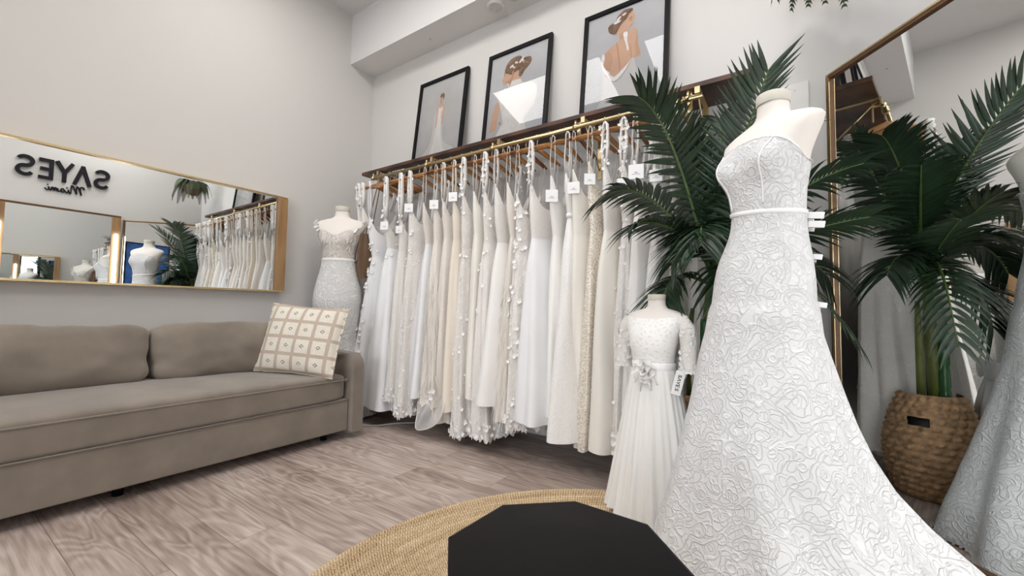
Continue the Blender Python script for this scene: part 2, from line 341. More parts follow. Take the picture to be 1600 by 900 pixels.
# ------------------------------------------------------------------ mesh helpers
class MB:
    def __init__(s): s.v = []; s.f = []
    def add(s, vs, fs):
        o = len(s.v); s.v += [Vector(p) for p in vs]; s.f += [tuple(i + o for i in f) for f in fs]
    def grid(s, rows, closed=True, cap0=False, cap1=False):
        n = len(rows[0]); o = len(s.v)
        for r in rows: s.v += [Vector(p) for p in r]
        for i in range(len(rows) - 1):
            for j in range(n if closed else n - 1):
                k = (j + 1) % n
                s.f.append((o + i * n + j, o + i * n + k, o + (i + 1) * n + k, o + (i + 1) * n + j))
        if cap0: s.f.append(tuple(o + j for j in reversed(range(n))))
        if cap1: s.f.append(tuple(o + (len(rows) - 1) * n + j for j in range(n)))
    def box(s, lo, hi, bev=0.0, mat=None):
        bm = bmesh.new(); bmesh.ops.create_cube(bm, size=1)
        for v in bm.verts:
            v.co = Vector([(lo[i] + hi[i]) / 2 + v.co[i] * (hi[i] - lo[i]) for i in range(3)])
        if bev: bmesh.ops.bevel(bm, geom=list(bm.edges), offset=bev, segments=3, affect='EDGES', profile=0.6)
        vs = [mat @ v.co if mat else v.co.copy() for v in bm.verts]
        bm.verts.index_update(); s.add(vs, [[v.index for v in f.verts] for f in bm.faces]); bm.free()
    def tube(s, pts, rad, n=8, flat=None, caps=True):
        pts = [Vector(p) for p in pts]; rows = []
        prev = None
        for i, p in enumerate(pts):
            t = (pts[min(i + 1, len(pts) - 1)] - pts[max(i - 1, 0)]).normalized()
            ref = Vector((0, 0, 1)) if abs(t.z) < 0.9 else Vector((1, 0, 0))
            if prev is None: a = t.cross(ref).normalized()
            else: a = (prev - t * prev.dot(t)).normalized()
            prev = a; b = t.cross(a)
            r = rad[i] if isinstance(rad, (list, tuple)) else rad
            fl = flat if flat else 1.0
            rows.append([p + a * (r * math.cos(2 * PI * j / n)) + b * (r * fl * math.sin(2 * PI * j / n)) for j in range(n)])
        s.grid(rows, True, caps, caps)
    def lathe(s, prof, c=(0, 0, 0), n=40, cap0=False, cap1=False):
        s.grid([[(c[0] + r * math.cos(2 * PI * j / n), c[1] + r * math.sin(2 * PI * j / n), c[2] + z) for j in range(n)] for r, z in prof], True, cap0, cap1)
    def flower(s, c, nrm, r):
        nrm = Vector(nrm).normalized(); a = nrm.orthogonal().normalized(); b = nrm.cross(a); c = Vector(c)
        k0 = random.random() * 6
        for k in range(5):
            an = k0 + k * 2 * PI / 5; d = a * math.cos(an) + b * math.sin(an); e = nrm.cross(d)
            s.add([c + nrm * 0.002, c + d * r * .55 + e * r * .42 + nrm * r * .35, c + d * r + nrm * r * .55, c + d * r * .55 - e * r * .42 + nrm * r * .35], [(0, 1, 2, 3)])
    def build(s, name, mat, parent=None, smooth=True, local=False):
        me = bpy.data.meshes.new(name)
        o0 = Vector((0, 0, 0))
        if parent is not None and not local:
            q = parent
            while q is not None: o0 = o0 + q.location; q = q.parent
        me.from_pydata([tuple(v - o0) for v in s.v], [], s.f); me.update()
        if smooth:
            for p in me.polygons: p.use_smooth = True
        me.materials.append(mat)
        o = bpy.data.objects.new(name, me); COL.objects.link(o); o.parent = parent
        return o
def smooth_angle(o, deg=35):
    me = o.data
    try: me.set_sharp_from_angle(angle=math.radians(deg))
    except Exception: pass
    return o
def tag(o, label=None, cat=None, group=None, kind=None):
    if label: o['label'] = label
    if cat: o['category'] = cat
    if group: o['group'] = group
    if kind: o['kind'] = kind
    return o
def thing(name, label, cat, loc=(0, 0, 0), group=None, rotz=0.0):
    o = bpy.data.objects.new(name, None); COL.objects.link(o); o.empty_display_size = 0.05
    o.location = loc; o.rotation_euler = (0, 0, rotz); return tag(o, label, cat, group)
def single(name, mb, mat, label, cat, loc, group=None, smooth=True):
    me = MB(); lo = Vector(loc); me.v = [v - lo for v in mb.v]; me.f = mb.f
    o = me.build(name, mat, None, smooth); o.location = loc; return tag(o, label, cat, group)
def structure(name, lo, hi, mat, bev=0):
    b = MB(); b.box(lo, hi, bev); o = b.build(name, mat, None, False); return tag(o, kind='structure')
def copy_tree(o, parent=None):
    c = o.copy(); COL.objects.link(c); c.parent = parent
    for ch in list(o.children): copy_tree(ch, c)
    return c
def rbox(c, s, n=8.0, seg=14, wob=0.0, seed=0, puff=0.0, axis=0):
    """soft rounded block: a subdivided cube mapped on a superellipsoid"""
    bm = bmesh.new(); bmesh.ops.create_cube(bm, size=2)
    bmesh.ops.subdivide_edges(bm, edges=list(bm.edges), cuts=seg, use_grid_fill=True)
    vs = []
    for v in bm.verts:
        p = v.co; q = (abs(p.x) ** n + abs(p.y) ** n + abs(p.z) ** n) ** (1 / n)
        d = p / q
        x = Vector((d.x * s[0], d.y * s[1], d.z * s[2]))
        if puff:
            k = [i for i in range(3) if i != axis]
            f = (1 - d[k[0]] ** 2) * (1 - d[k[1]] ** 2)
            x[axis] += math.copysign(puff * f, d[axis]) * (abs(d[axis]))
        if wob:
            nv = noise.noise(Vector((x.x * 5 + seed, x.y * 5, x.z * 7))) + 0.5 * noise.noise(Vector((x.x * 13 + seed, x.y * 11, x.z * 15)))
            x += d.normalized() * wob * nv
        vs.append(x + Vector(c))
    bm.verts.index_update(); r = (vs, [[v.index for v in f.verts] for f in bm.faces]); bm.free(); return r

# ------------------------------------------------------------------ room shell
T = 0.12
structure('floor', (XL - T, YF - T, -0.1), (XR + T, YB + T, 0), M['floor'])
structure('ceiling', (XL - T, YF - T, ZC), (XR + T, YB + T, ZC + 0.1), M['ceil'])
structure('wall_left', (XL - T, YF, 0), (XL, YB, ZC), M['wall'])
structure('wall_right', (XR, YF, 0), (XR + T, YB, ZC), M['wall'])
structure('wall_back', (XL - T, YB, 0), (XR + T, YB + T, ZC), M['wall'])
structure('trim_1', (XL, YB - DB, ZB), (XR, YB, ZC), M['ceil'])
# front wall behind the camera: a shop window beside a plain stretch of wall
WX0, WX1, WZ0, WZ1 = -1.30, 0.60, 0.12, 2.85
b = MB(); b.box((XL - T, YF - T, 0), (WX0, YF, ZC)); b.box((WX1, YF - T, 0), (XR + T, YF, ZC))
b.box((WX0, YF - T, 0), (WX1, YF, WZ0)); b.box((WX0, YF - T, WZ1), (WX1, YF, ZC))
tag(b.build('wall_front', M['wall'], None, False), kind='structure')
w = bpy.data.objects.new('window_1', None); COL.objects.link(w); tag(w, kind='structure')
b = MB()
for lo, hi in (((WX0, YF - .09, WZ0), (WX0 + .05, YF - .02, WZ1)), ((WX1 - .05, YF - .09, WZ0), (WX1, YF - .02, WZ1)),
               ((WX0 + .05, YF - .09, WZ0), (WX1 - .05, YF - .02, WZ0 + .06)), ((WX0 + .05, YF - .09, WZ1 - .05), (WX1 - .05, YF - .02, WZ1)), ((-.375, YF - .09, WZ0 + .06), (-.325, YF - .02, WZ1 - .05))):
    b.box(lo, hi, .004)
b.build('window_frame', M['black'], w, False)
b = MB(); b.add([(WX0 + .05, YF - .055, WZ0 + .06), (WX1 - .05, YF - .055, WZ0 + .06), (WX1 - .05, YF - .055, WZ1 - .05), (WX0 + .05, YF - .055, WZ1 - .05)], [(0, 1, 2, 3)])
b.build('window_pane', M['pane'], w, False)
structure('baseboard_left', (XL, YF, 0), (XL + .012, YB, .09), M['white'], .003)
structure('baseboard_back', (XL + .012, YB - .012, 0), (XR, YB, .09), M['white'], .003)

# ceiling light panels (gown-side pair mirrored in picture glass, window-side pair added for brightness)
for k, (x0, x1, yo) in enumerate(((-2.77, -1.50, 0), (-1.07, 0.20, 0), (-2.77, -1.50, -2.35), (-1.07, 0.20, -2.35))):
    t = thing('ceiling_light', ['rectangular ceiling light panel over the sofa, nearer the gowns', 'rectangular ceiling light panel by the sign wall, nearer the gowns', 'rectangular ceiling light panel over the sofa, nearer the shop window', 'rectangular ceiling light panel by the sign wall, nearer the shop window'][k], 'ceiling light', ((x0 + x1) / 2, 1.18 + yo, ZC - .03), 'ceiling light panels')
    b = MB()
    for lo, hi in (((x0 - .03, .86 + yo, ZC - .03), (x0, 1.50 + yo, ZC - .001)), ((x1, .86 + yo, ZC - .03), (x1 + .03, 1.50 + yo, ZC - .001)), ((x0, .86 + yo, ZC - .03), (x1, .89 + yo, ZC - .001)), ((x0, 1.47 + yo, ZC - .03), (x1, 1.50 + yo, ZC - .001))): b.box(lo, hi)
    b.build('frame', M['white'], t, False)
    b = MB(); b.box((x0, .89 + yo, ZC - .022), (x1, 1.47 + yo, ZC - .002)); b.build('diffuser', M['troffer'], t, False)

# unseen ceiling lamp, added to brighten the gown's back and train
t = thing('downlight', 'recessed round downlight in the ceiling above the angled mirror', 'ceiling light', (.40, 1.62, ZC - .012))
b = MB(); b.lathe([(.075, -.012), (.10, -.012), (.102, -.001), (.075, -.001)], (.40, 1.62, ZC), 40); b.build('rim', M['white'], t)
b = MB(); b.lathe([(.001, -.004), (.075, -.004)], (.40, 1.62, ZC), 40); b.build('lens', emit_mat('downlight_lens', (0.97, 0.985, 1.0), 12.0), t)
dl = bpy.data.lights.new('downlight_lamp', 'AREA'); dl.shape = 'DISK'; dl.size = .14; dl.energy = 5.0; dl.color = (0.95, 0.975, 1.0); dl.spread = math.radians(125)
do = bpy.data.objects.new('downlight_lamp', dl); COL.objects.link(do); do.location = (.40, 1.62, ZC - .02)

# ceiling speakers and sprinkler in the soffit
for x, y, lab in ((-1.79, 2.385, 'round white ceiling speaker in the soffit above the middle picture'), (-1.615, 2.36, 'round white ceiling speaker cut by the top of the photo')):
    t = thing('ceiling_speaker', lab, 'speaker', (x, y, ZB - .012), 'ceiling speakers')
    b = MB(); b.lathe([(.052, -.006), (.062, -.01), (.068, -.004), (.068, .0115)], (x, y, ZB - .012), 40); b.build('rim', M['plate'], t)
    b = MB(); b.lathe([(.0005, -.006), (.02, -.0065), (.052, -.005)], (x, y, ZB - .012), 40); b.build('grille', M['speaker'], t)
b = MB(); b.lathe([(.001, -.008), (.006, -.008), (.009, 0)], (-2.479, 2.394, ZB - .001), 16)
single('sprinkler_head', b, M['speaker'], 'tiny sprinkler head in the soffit above the first picture', 'sprinkler', (-2.479, 2.394, ZB - .001))
b = MB(); b.box((-.03, YB - .012, 1.88), (.086, YB - .0005, 2.025), .003)
b2 = MB(); b2.lathe([(.001, 0), (.003, 0), (.003, .003)], (0, 0, 0), 10)
b.v += [Vector((.028 + v.x, YB - .0125 - v.z, 1.985 + v.y)) for v in b2.v]; b.f += [tuple(i + len(b.v) - len(b2.v) for i in f) for f in b2.f]
single('wall_plate', b, M['plate'], 'blank white cover plate on the back wall behind the strapless gown', 'wall plate', (.028, YB, 1.95), smooth=False)

# ------------------------------------------------------------------ sofa
sofa = thing('sofa', 'long taupe suede sofa under the wide wall mirror', 'sofa', (-2.8, .65, 0))
SX, SY0, SY1 = -2.385, -0.50, 1.68
b = MB(); b.box((-3.2, SY0, .06), (SX - .006, SY1 - .004, .256), .010); b.build('base_panel', M['suede'], sofa); 
b = MB(); vs, fs = rbox((-2.79, (SY0 + SY1) / 2, .335), (.405, (SY1 - SY0) / 2 - .004, .078), 16, 24, .003, 3, .03, 2); b.add(vs, fs); seat = b.build('seat_cushion', M['suede'], sofa)
b = MB(); b.tube([(SX - .002, SY0 + .02, .383), (SX + .001, .2, .384), (SX + .001, 1.0, .383), (SX - .002, SY1 - .02, .38), (SX - .02, SY1 - .008, .38), (-3.0, SY1 - .01, .385)], .005, 8); b.build('piping', M['piping'], seat)
b = MB(); b.tube([(SX + .001, SY0 + .01, .256), (SX + .001, SY1 - .012, .256)], .004, 8); b.build('piping', M['piping'], seat)
b = MB(); b.box((-3.27, SY0, .05), (-3.03, SY1, .62), .03); b.build('backrest', M['suede'], sofa)
for y0, y1, k in ((SY0 + .01, .79, 1), (.80, SY1 - .01, 2)):
    b = MB(); vs, fs = rbox((0, 0, 0), (.105, (y1 - y0) / 2, .165), 7.0, 26, .017, k * 5.3, .045, 0)
    rot = Matrix.Rotation(math.radians(-9), 4, 'Y')
    b.add([rot @ v + Vector((-2.97, (y0 + y1) / 2, .575)) for v in vs], fs); cu = b.build('back_cushion', M['suede'], sofa)
def arm(y0, y1):
    b = MB(); prof = []
    xb, xf, zt, r = -3.22, -2.365, .545, .085
    prof = [(xb, .045), (xf, .045), (xf, zt - r - .03)] + [(xf - r + r * math.cos(a), zt - r - .0 + r * math.sin(a)) for a in [PI / 2 * i / 8 for i in range(9)]] + [(xb, zt + .02)]
    rows = []
    for y, sh in ((y0, .012), (y0 + .012, 0), (y1 - .012, 0), (y1, .012)):
        cx, cz = (xb + xf) / 2, .3
        rows.append([(cx + (x - cx) * (1 - sh / .43), y, cz + (z - cz) * (1 - sh / .25)) for x, z in prof])
    b.grid(rows, True, True, True); o = b.build('armrest', M['suede'], sofa); smooth_angle(o, 40)
arm(SY1, SY1 + .098); arm(SY0 - .1, SY0 - .002)
for x in (-3.1, -2.5):
    for y in (SY0 + .1, .6, SY1 - .1):
        b = MB(); b.lathe([(.02, 0), (.025, .062)], (x, y, 0), 16, True, True); b.build('foot', M['black'], sofa)

# throw pillow leaning in the corner of the sofa
def pillow():
    hw, hh, th = .265, .225, .075
    rows = []; n = 28
    def side(sg):
        rr = []
        for i in range(n + 1):
            row = []
            for j in range(n + 1):
                u, v = -1 + 2 * i / n, -1 + 2 * j / n
                f = max(0, (1 - u ** 2)) ** .42 * max(0, (1 - v ** 2)) ** .42
                pin = 1 - .07 * (1 - v ** 2) * abs(u) ** 3; pin2 = 1 - .07 * (1 - u ** 2) * abs(v) ** 3
                wr = .006 * noise.noise(Vector((u * 3, v * 3, sg)))
                row.append((u * hw * pin, sg * (th * f + wr * f), v * hh * pin2))
            rr.append(row)
        return rr
    b = MB(); r1 = side(-1); b.grid(r1, False); r2 = side(1); r2.reverse(); b.grid(r2, False)
    return b
pb = pillow()
pil = pb.build('throw_pillow', M['pillow'], None); tag(pil, 'cream and tan checked throw pillow leaning on the sofa arm', 'pillow')
pil.location = (-2.61, 1.475, .636)
pil.rotation_euler = (math.radians(-16), math.radians(4), math.radians(28))
b = MB(); q = [(-.26, 0, -.221), (0, 0, -.208), (.26, 0, -.221), (.247, 0, 0), (.26, 0, .221), (0, 0, .208), (-.26, 0, .221), (-.247, 0, 0), (-.26, 0, -.221)]
b.tube(q, .006, 8); o = b.build('edge_trim', M['pillow'], pil, local=True)

# ------------------------------------------------------------------ wide mirror on the left wall
mir = thing('wall_mirror', 'wide framed mirror on the left wall above the sofa', 'mirror', (-3.34, .7, .96))
MY0, MY1, MZ0, MZ1 = -.30, 1.70, .958, 1.703
b = MB()
b.box((XL + .001, MY0, MZ0), (-3.295, MY1, MZ0 + .012)); b.box((XL + .001, MY0, MZ1 - .012), (-3.295, MY1, MZ1))
b.box((XL + .001, MY0, MZ0 + .012), (-3.295, MY0 + .016, MZ1 - .012)); b.build('frame', M['brass'], mir, False)
b = MB(); b.box((XL + .001, MY1 - .07, MZ0 + .012), (-3.290, MY1, MZ1 - .012)); b.build('end_stile', M['oak'], mir, False)
b = MB(); b.box((XL + .004, MY0 + .016, MZ0 + .012), (-3.31, MY1 - .07, MZ1 - .012)); b.build('glass', M['mirror'], mir, False)

# ------------------------------------------------------------------ dressing mirrors at the right wall
def floor_mirror(label, o, d, nrm, wdt, h, z0, stile, fm, sm, loc, shift=.0):
    """o: lower left corner, d: direction along width, nrm: facing"""
    t = thing('dressing_mirror', label, 'mirror', loc, 'dressing mirrors')
    d = Vector(d).normalized(); nrm = Vector(nrm).normalized(); o = Vector(o)
    def bx(b, u0, u1, za, zb, n0, n1):
        ps = [o + d * u + nrm * n + Vector((0, 0, z)) for u in (u0, u1) for n in (n0, n1) for z in (za, zb)]
        b.add(ps, [(0, 1, 3, 2), (4, 6, 7, 5), (0, 4, 5, 1), (2, 3, 7, 6), (0, 2, 6, 4), (1, 5, 7, 3)])
    for za in (h - .022, z0):
        b = MB(); bx(b, 0, wdt, za, za + .022, -.03, .012); b.build('rail', fm, t, False)
    if stile < .05:
        for u0, u1, za, zb in ((.008, .0125, z0 + .01, h - .01), (wdt - .0125, wdt - .008, z0 + .01, h - .01), (.0165, .0195, z0 + .022, h - .022)):
            b = MB(); bx(b, u0, u1, za, zb, .012, .0145); b.build('gilt_line', M['brass'], t, False)
        b = MB(); bx(b, .004, wdt - .004, h - .009, h - .001, .012, .0145); b.build('gilt_line', M['brass'], t, False)
    for u in (0, wdt - stile):
        b = MB(); bx(b, u, u + stile, z0 + .022, h - .022, -.03, .012); b.build('stile', sm, t, False)
    b = MB(); bx(b, stile, wdt - stile, z0 + .022, h - .022, -.025, 0); b.build('glass', M['mirror'], t, False)
    return t
wd = Vector((.6206, -.7841, 0)); wn = Vector((-.7841, -.6206, 0))
floor_mirror('tall brass edged mirror angled across the back right corner', (.155, 2.382, 0), wd, wn, .93, 1.962, .03, .018, M['brassdark'], M['brassdark'], (.44, 2.02, 0))
floor_mirror('tall mirror flat on the right wall under the black letters', (.709, .56, 0), (0, 1, 0), (-1, 0, 0), 1.06, 1.995, .03, .085, M['brassdark'], M['oak'], (.72, 1.1, 0))
# glowing tubes in place of sunlit strips on the stiles, also brightening the gown
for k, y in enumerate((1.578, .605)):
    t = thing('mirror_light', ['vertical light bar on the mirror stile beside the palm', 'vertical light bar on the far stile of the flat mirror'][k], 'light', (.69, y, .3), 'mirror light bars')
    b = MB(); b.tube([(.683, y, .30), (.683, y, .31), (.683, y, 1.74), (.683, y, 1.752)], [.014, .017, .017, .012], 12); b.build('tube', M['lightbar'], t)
    for z in (.34, 1.70):
        b = MB(); b.box((.6965, y - .012, z - .015), (.699, y + .012, z + .015)); b.box((.688, y - .004, z - .006), (.697, y + .004, z + .006)); b.build('bracket', M['steel'], t, False)

# ------------------------------------------------------------------ lettering on the right wall
sign = thing('wall_sign', 'black SAYES Miami lettering on the right wall above the mirrors', 'sign', (XR - .02, 1.05, 2.3))
def stroke(b, pts, wdt, x0, x1):
    """thick polyline in the wall plane (y, z)"""
    P = [Vector((p[0], p[1])) for p in pts]; lft, rgt = [], []
    for i, p in enumerate(P):
        if i == 0: t = P[1] - P[0]
        elif i == len(P) - 1: t = P[-1] - P[-2]
        else: t = (P[i + 1] - P[i]).normalized() + (P[i] - P[i - 1]).normalized()
        t = t.normalized(); n = Vector((-t.y, t.x)) * wdt / 2
        lft.append(p + n); rgt.append(p - n)
    n = len(P); rows = []
    for i in range(n):
        a, c = lft[i], rgt[i]
        rows.append([(x0, a.x, a.y), (x1, a.x, a.y), (x1, c.x, c.y), (x0, c.x, c.y)])
    b.grid(rows, True, True, True)
LX0, LX1 = XR - .034, XR - .001
LH, LZ, LW = .245, 2.313, .036
def put(u, v, y0): return (y0 - u, LZ + v)            # the reader faces +x, so text runs towards -y
def letter(strokes, y0, sc=1):
    b = MB()
    for k, st in enumerate(strokes): stroke(b, [put(u, v, y0) for u, v in st], LW, LX0 - .0004 * k, LX1)
    o = b.build('letter', M['sign'], sign, False); return o
def S():
    pts = []
    H, Wd = LH, .15; r = (H - LW) / 4; cx = Wd / 2; rx = Wd / 2 - LW / 2
    for i in range(15):
        a = math.radians(25 + (270 - 25) * i / 14); pts.append((cx + rx * math.cos(a), H - LW / 2 - r + r * math.sin(a)))
    for i in range(1, 15):
        a = math.radians(90 - (245) * i / 14); pts.append((cx + rx * math.cos(a), LW / 2 + r + r * math.sin(a)))
    return [pts]
H = LH
letter(S(), 1.492)
letter([[(.012, 0), (.083, H - .004)], [(.077, H - .004), (.148, 0)]], 1.322)
letter([[(0.005, H), (.072, H * .48)], [(.139, H), (.070, H * .48)], [(.072, H * .52), (.072, 0)]], 1.158)
letter([[(.018, 0), (.018, H)], [(.018, H - LW / 2), (.12, H - LW / 2)], [(.018, H / 2), (.108, H / 2)], [(.018, LW / 2), (.12, LW / 2)]], .995)
letter(S(), .845)
# script line under the letters
def script():
    b = MB(); Z0 = 2.188
    def st(pts, w=.009): stroke(b, [(1.253 - u * .31, Z0 + v * .105) for u, v in pts], w, LX0 + .012, LX1)
    def sm(pts, n=5):
        out = []
        for i in range(len(pts) - 1):
            p0 = pts[max(i - 1, 0)]; p1 = pts[i]; p2 = pts[i + 1]; p3 = pts[min(i + 2, len(pts) - 1)]
            for k in range(n):
                t = k / n
                out.append(tuple(.5 * ((2 * p1[c]) + (-p0[c] + p2[c]) * t + (2 * p0[c] - 5 * p1[c] + 4 * p2[c] - p3[c]) * t * t + (-p0[c] + 3 * p1[c] - 3 * p2[c] + p3[c]) * t ** 3) for c in (0, 1)))
        out.append(pts[-1]); return out
    st(sm([(-.05, .75), (0, .98), (.08, .85), (.03, .0), (.1, .7), (.17, .98), (.18, .5), (.17, .05), (.25, .75), (.32, .98), (.33, .5), (.33, .05), (.37, .1), (.40, .3)]), .010)
    st(sm([(.40, .45), (.41, .1), (.45, .05), (.5, .3)])); st([(.43, .62), (.445, .7)], .012)
    st(sm([(.60, .42), (.54, .45), (.51, .2), (.55, .03), (.61, .3), (.62, .1), (.66, .08), (.69, .4)]))
    st(sm([(.69, .4), (.70, .05), (.73, .4), (.77, .4), (.77, .06), (.81, .4), (.85, .4), (.85, .08), (.89, .1), (.92, .35)]))
    st(sm([(.93, .45), (.93, .1), (.97, .05), (1.03, .25)])); st([(.95, .62), (.965, .7)], .012)
    o = b.build('script_lettering', M['sign'], sign, False)
script()

# blue canvas on the front wall (only seen in the mirrors)
t = thing('blue_painting', 'blue canvas on the front wall seen only in the mirrors', 'painting', (-1.9, YF + .02, 1.5))
b = MB(); b.box((-2.33, YF + .001, .8), (-1.5, YF + .03, 2.2), .004); b.build('canvas', M['blue'], t, False)
b = MB()
for lo, hi in (((-2.35, YF + .001, .78), (-2.33, YF + .04, 2.22)), ((-1.5, YF + .001, .78), (-1.48, YF + .04, 2.22)), ((-2.33, YF + .001, .78), (-1.5, YF + .04, .8)), ((-2.33, YF + .001, 2.2), (-1.5, YF + .04, 2.22))): b.box(lo, hi)
b.build('frame', M['black'], t, False)

# ------------------------------------------------------------------ shelf, rail, brackets
SHZ = 2.037; SHY = 2.256; SX0, SX1 = -3.143, -.147
b = MB(); b.box((SX0, SHY, SHZ - .026), (SX1, YB - .001, SHZ), .003)
single('wall_shelf', b, M['walnut'], 'long dark walnut shelf on the back wall carrying three pictures', 'shelf', ((SX0 + SX1) / 2, 2.4, SHZ), smooth=False)
rack = thing('garment_rail', 'long brass garment rail hung under the walnut shelf', 'rail', (-1.6, 2.236, 1.95))
b = MB(); b.tube([(-2.975, 2.236, 1.95), (-.36, 2.236, 1.95)], .0125, 20); b.build('rail', M['brass'], rack)
for x in (-2.955, -2.32, -1.685, -1.065, -.43):
    b = MB(); b.box((x - .012, 2.285, 1.90), (x + .012, 2.291, SHZ - .027)); b.box((x + .03, 2.25, SHZ - .033), (x + .055, YB - .001, SHZ - .027))
    b.box((x + .03, 2.245, 1.975), (x + .055, 2.252, SHZ - .027)); b.box((x + .03, 2.512, 1.70), (x + .055, YB - .001, SHZ - .033))
    br = b.build('bracket', M['brass'], rack, False)
    b = MB(); b.tube([(x, 2.288, 1.985), (x, 2.236, 1.985), (x, 2.236, 1.955)], .008, 10); b.tube([(x - .013, 2.236, 1.95), (x + .013, 2.236, 1.95)], .0175, 16); b.build('rail_clamp', M['brass'], br)
    b = MB(); b.tube([(x + .042, 2.26, SHZ - .035), (x + .042, 2.51, 1.76)], .005, 8); b.build('brace', M['brass'], br)

# ------------------------------------------------------------------ framed bridal pictures
lean = math.atan2(.09, .765)
def picture(xl, wdt, label, art):
    h = .772
    t = thing('picture_frame', label, 'picture', (xl + wdt / 2, 2.40, SHZ), 'framed bridal pictures')
    Rm = Matrix.Translation((0, 2.395, SHZ + .001)) @ Matrix.Rotation(-lean, 4, 'X')
    def loc(u, n, v): return Rm @ Vector((xl + u, n, v))
    fwid = .028
    b = MB()
    for u0, u1, v0, v1 in ((0, fwid, 0, h), (wdt - fwid, wdt, 0, h), (fwid, wdt - fwid, 0, fwid), (fwid, wdt - fwid, h - fwid, h)):
        ps = [loc(u, n, v) for u in (u0, u1) for n in (0, .024) for v in (v0, v1)]
        b.add(ps, [(0, 1, 3, 2), (4, 6, 7, 5), (0, 4, 5, 1), (2, 3, 7, 6), (0, 2, 6, 4), (1, 5, 7, 3)])
    b.build('frame', M['black'], t, False)
    mt, nt, bs = new_mat('print_backdrop')
    g = N(nt, 'TexCoord'); sp = N(nt, 'SeparateXYZ'); L(nt, g.outputs['Generated'], sp.inputs[0])
    nz = N(nt, 'TexNoise', Scale=2.5, Detail=2.0); L(nt, g.outputs['Generated'], nz.inputs['Vector'])
    L(nt, ramp(nt, nz.outputs[0], [(0.3, art['bg0']), (0.7, art['bg1'])]), bs.inputs['Base Color'])
    bs.inputs['Roughness'].default_value = 0.7
    b = MB(); b.add([loc(fwid, .014, fwid), loc(wdt - fwid, .014, fwid), loc(wdt - fwid, .014, h - fwid), loc(fwid, .014, h - fwid)], [(0, 1, 2, 3)])
    pr = b.build('print', mt, t, False)
    W_, H_ = wdt - 2 * fwid, h - 2 * fwid
    for k, (nm, mk, polys) in enumerate(art['shapes']):
        b = MB()
        for poly in polys:
            b.add([loc(fwid + p[0] * W_, .0135 - .0006 * k, fwid + p[1] * H_) for p in poly], [tuple(range(len(poly)))])
        b.build(nm, mk, pr, False)
    b = MB(); b.add([loc(fwid, .006, fwid), loc(wdt - fwid, .006, fwid), loc(wdt - fwid, .006, h - fwid), loc(fwid, .006, h - fwid)], [(0, 1, 2, 3)])
    b.build('glass', M['pane'], t, False)
    return t
def ell(cx, cy, rx, ry, n=24, rot=0):
    return [(cx + rx * math.cos(a) * math.cos(rot) - ry * math.sin(a) * math.sin(rot), cy + rx * math.cos(a) * math.sin(rot) + ry * math.sin(a) * math.cos(rot)) for a in [2 * PI * i / n for i in range(n)]]
def spl(pts, n=6):
    out = []; m_ = len(pts)
    for i in range(m_):
        p0, p1, p2, p3 = pts[i - 1], pts[i], pts[(i + 1) % m_], pts[(i + 2) % m_]
        for k in range(n):
            t = k / n
            out.append(tuple(.5 * ((2 * p1[c]) + (-p0[c] + p2[c]) * t + (2 * p0[c] - 5 * p1[c] + 4 * p2[c] - p3[c]) * t * t + (-p0[c] + 3 * p1[c] - 3 * p2[c] + p3[c]) * t ** 3) for c in (0, 1)))
    return out
SK = plain('printed_skin', (0.62, 0.40, 0.28), 0.7, var=0.08, scale=8); SKL = plain('printed_pale_skin', (0.66, 0.46, 0.35), 0.7, var=0.06, scale=8)
SKD = plain('printed_skin_fold', (0.50, 0.30, 0.20), 0.7)
HR = plain('printed_hair', (0.20, 0.115, 0.065), 0.7, var=0.4, scale=40)
HRL = plain('printed_hair_light', (0.34, 0.215, 0.13), 0.7, var=0.2, scale=40); SKM = plain('printed_skin_shade', (0.55, 0.345, 0.235), 0.7, var=0.06, scale=8)
GW = plain('printed_gown', (0.74, 0.70, 0.66), 0.7, var=0.07, scale=14); GWV = plain('printed_veil', (0.63, 0.60, 0.575), 0.7, var=0.05, scale=6)
GWL = plain('printed_lace', (0.80, 0.77, 0.75), 0.7, var=0.1, scale=60)
art1 = dict(bg0=(.46, .445, .43), bg1=(.53, .515, .50), shapes=[
    ('veil', GWV, [spl([(.40, .62), (.36, .4), (.31, .2), (.16, .06), (.50, .03), (.86, .09), (.64, .2), (.58, .4), (.56, .62)])]),
    ('skin', SK, [ell(.485, .765, .038, .05), spl([(.465, .74), (.51, .74), (.515, .69), (.57, .665), (.585, .6), (.575, .47), (.55, .42), (.535, .5), (.54, .6), (.45, .6), (.435, .5), (.43, .40), (.40, .42), (.405, .52), (.415, .66), (.46, .69)])]),
    ('hair', HR, [spl([(.46, .775), (.47, .815), (.52, .825), (.555, .80), (.55, .755), (.525, .745), (.515, .78)])]),
    ('gown', GW, [spl([(.445, .63), (.475, .65), (.495, .635), (.52, .65), (.55, .625), (.545, .5), (.555, .38), (.60, .22), (.68, .1), (.80, .07), (.55, .045), (.33, .04), (.39, .2), (.425, .38), (.45, .5)])]),
    ('hair_light', HRL, [ell(.515, .80, .02, .008, 10, .4)]), ('shade', SKD, [[(.478, .735), (.50, .735), (.505, .70), (.485, .70)], [(.52, .60), (.53, .60), (.54, .50), (.53, .50)]]), ('seam', GWL, [[(.49, .62), (.5, .62), (.51, .1), (.5, .1)], [(.46, .4), (.466, .4), (.42, .08), (.40, .08)], [(.535, .4), (.54, .4), (.62, .1), (.60, .1)]])])
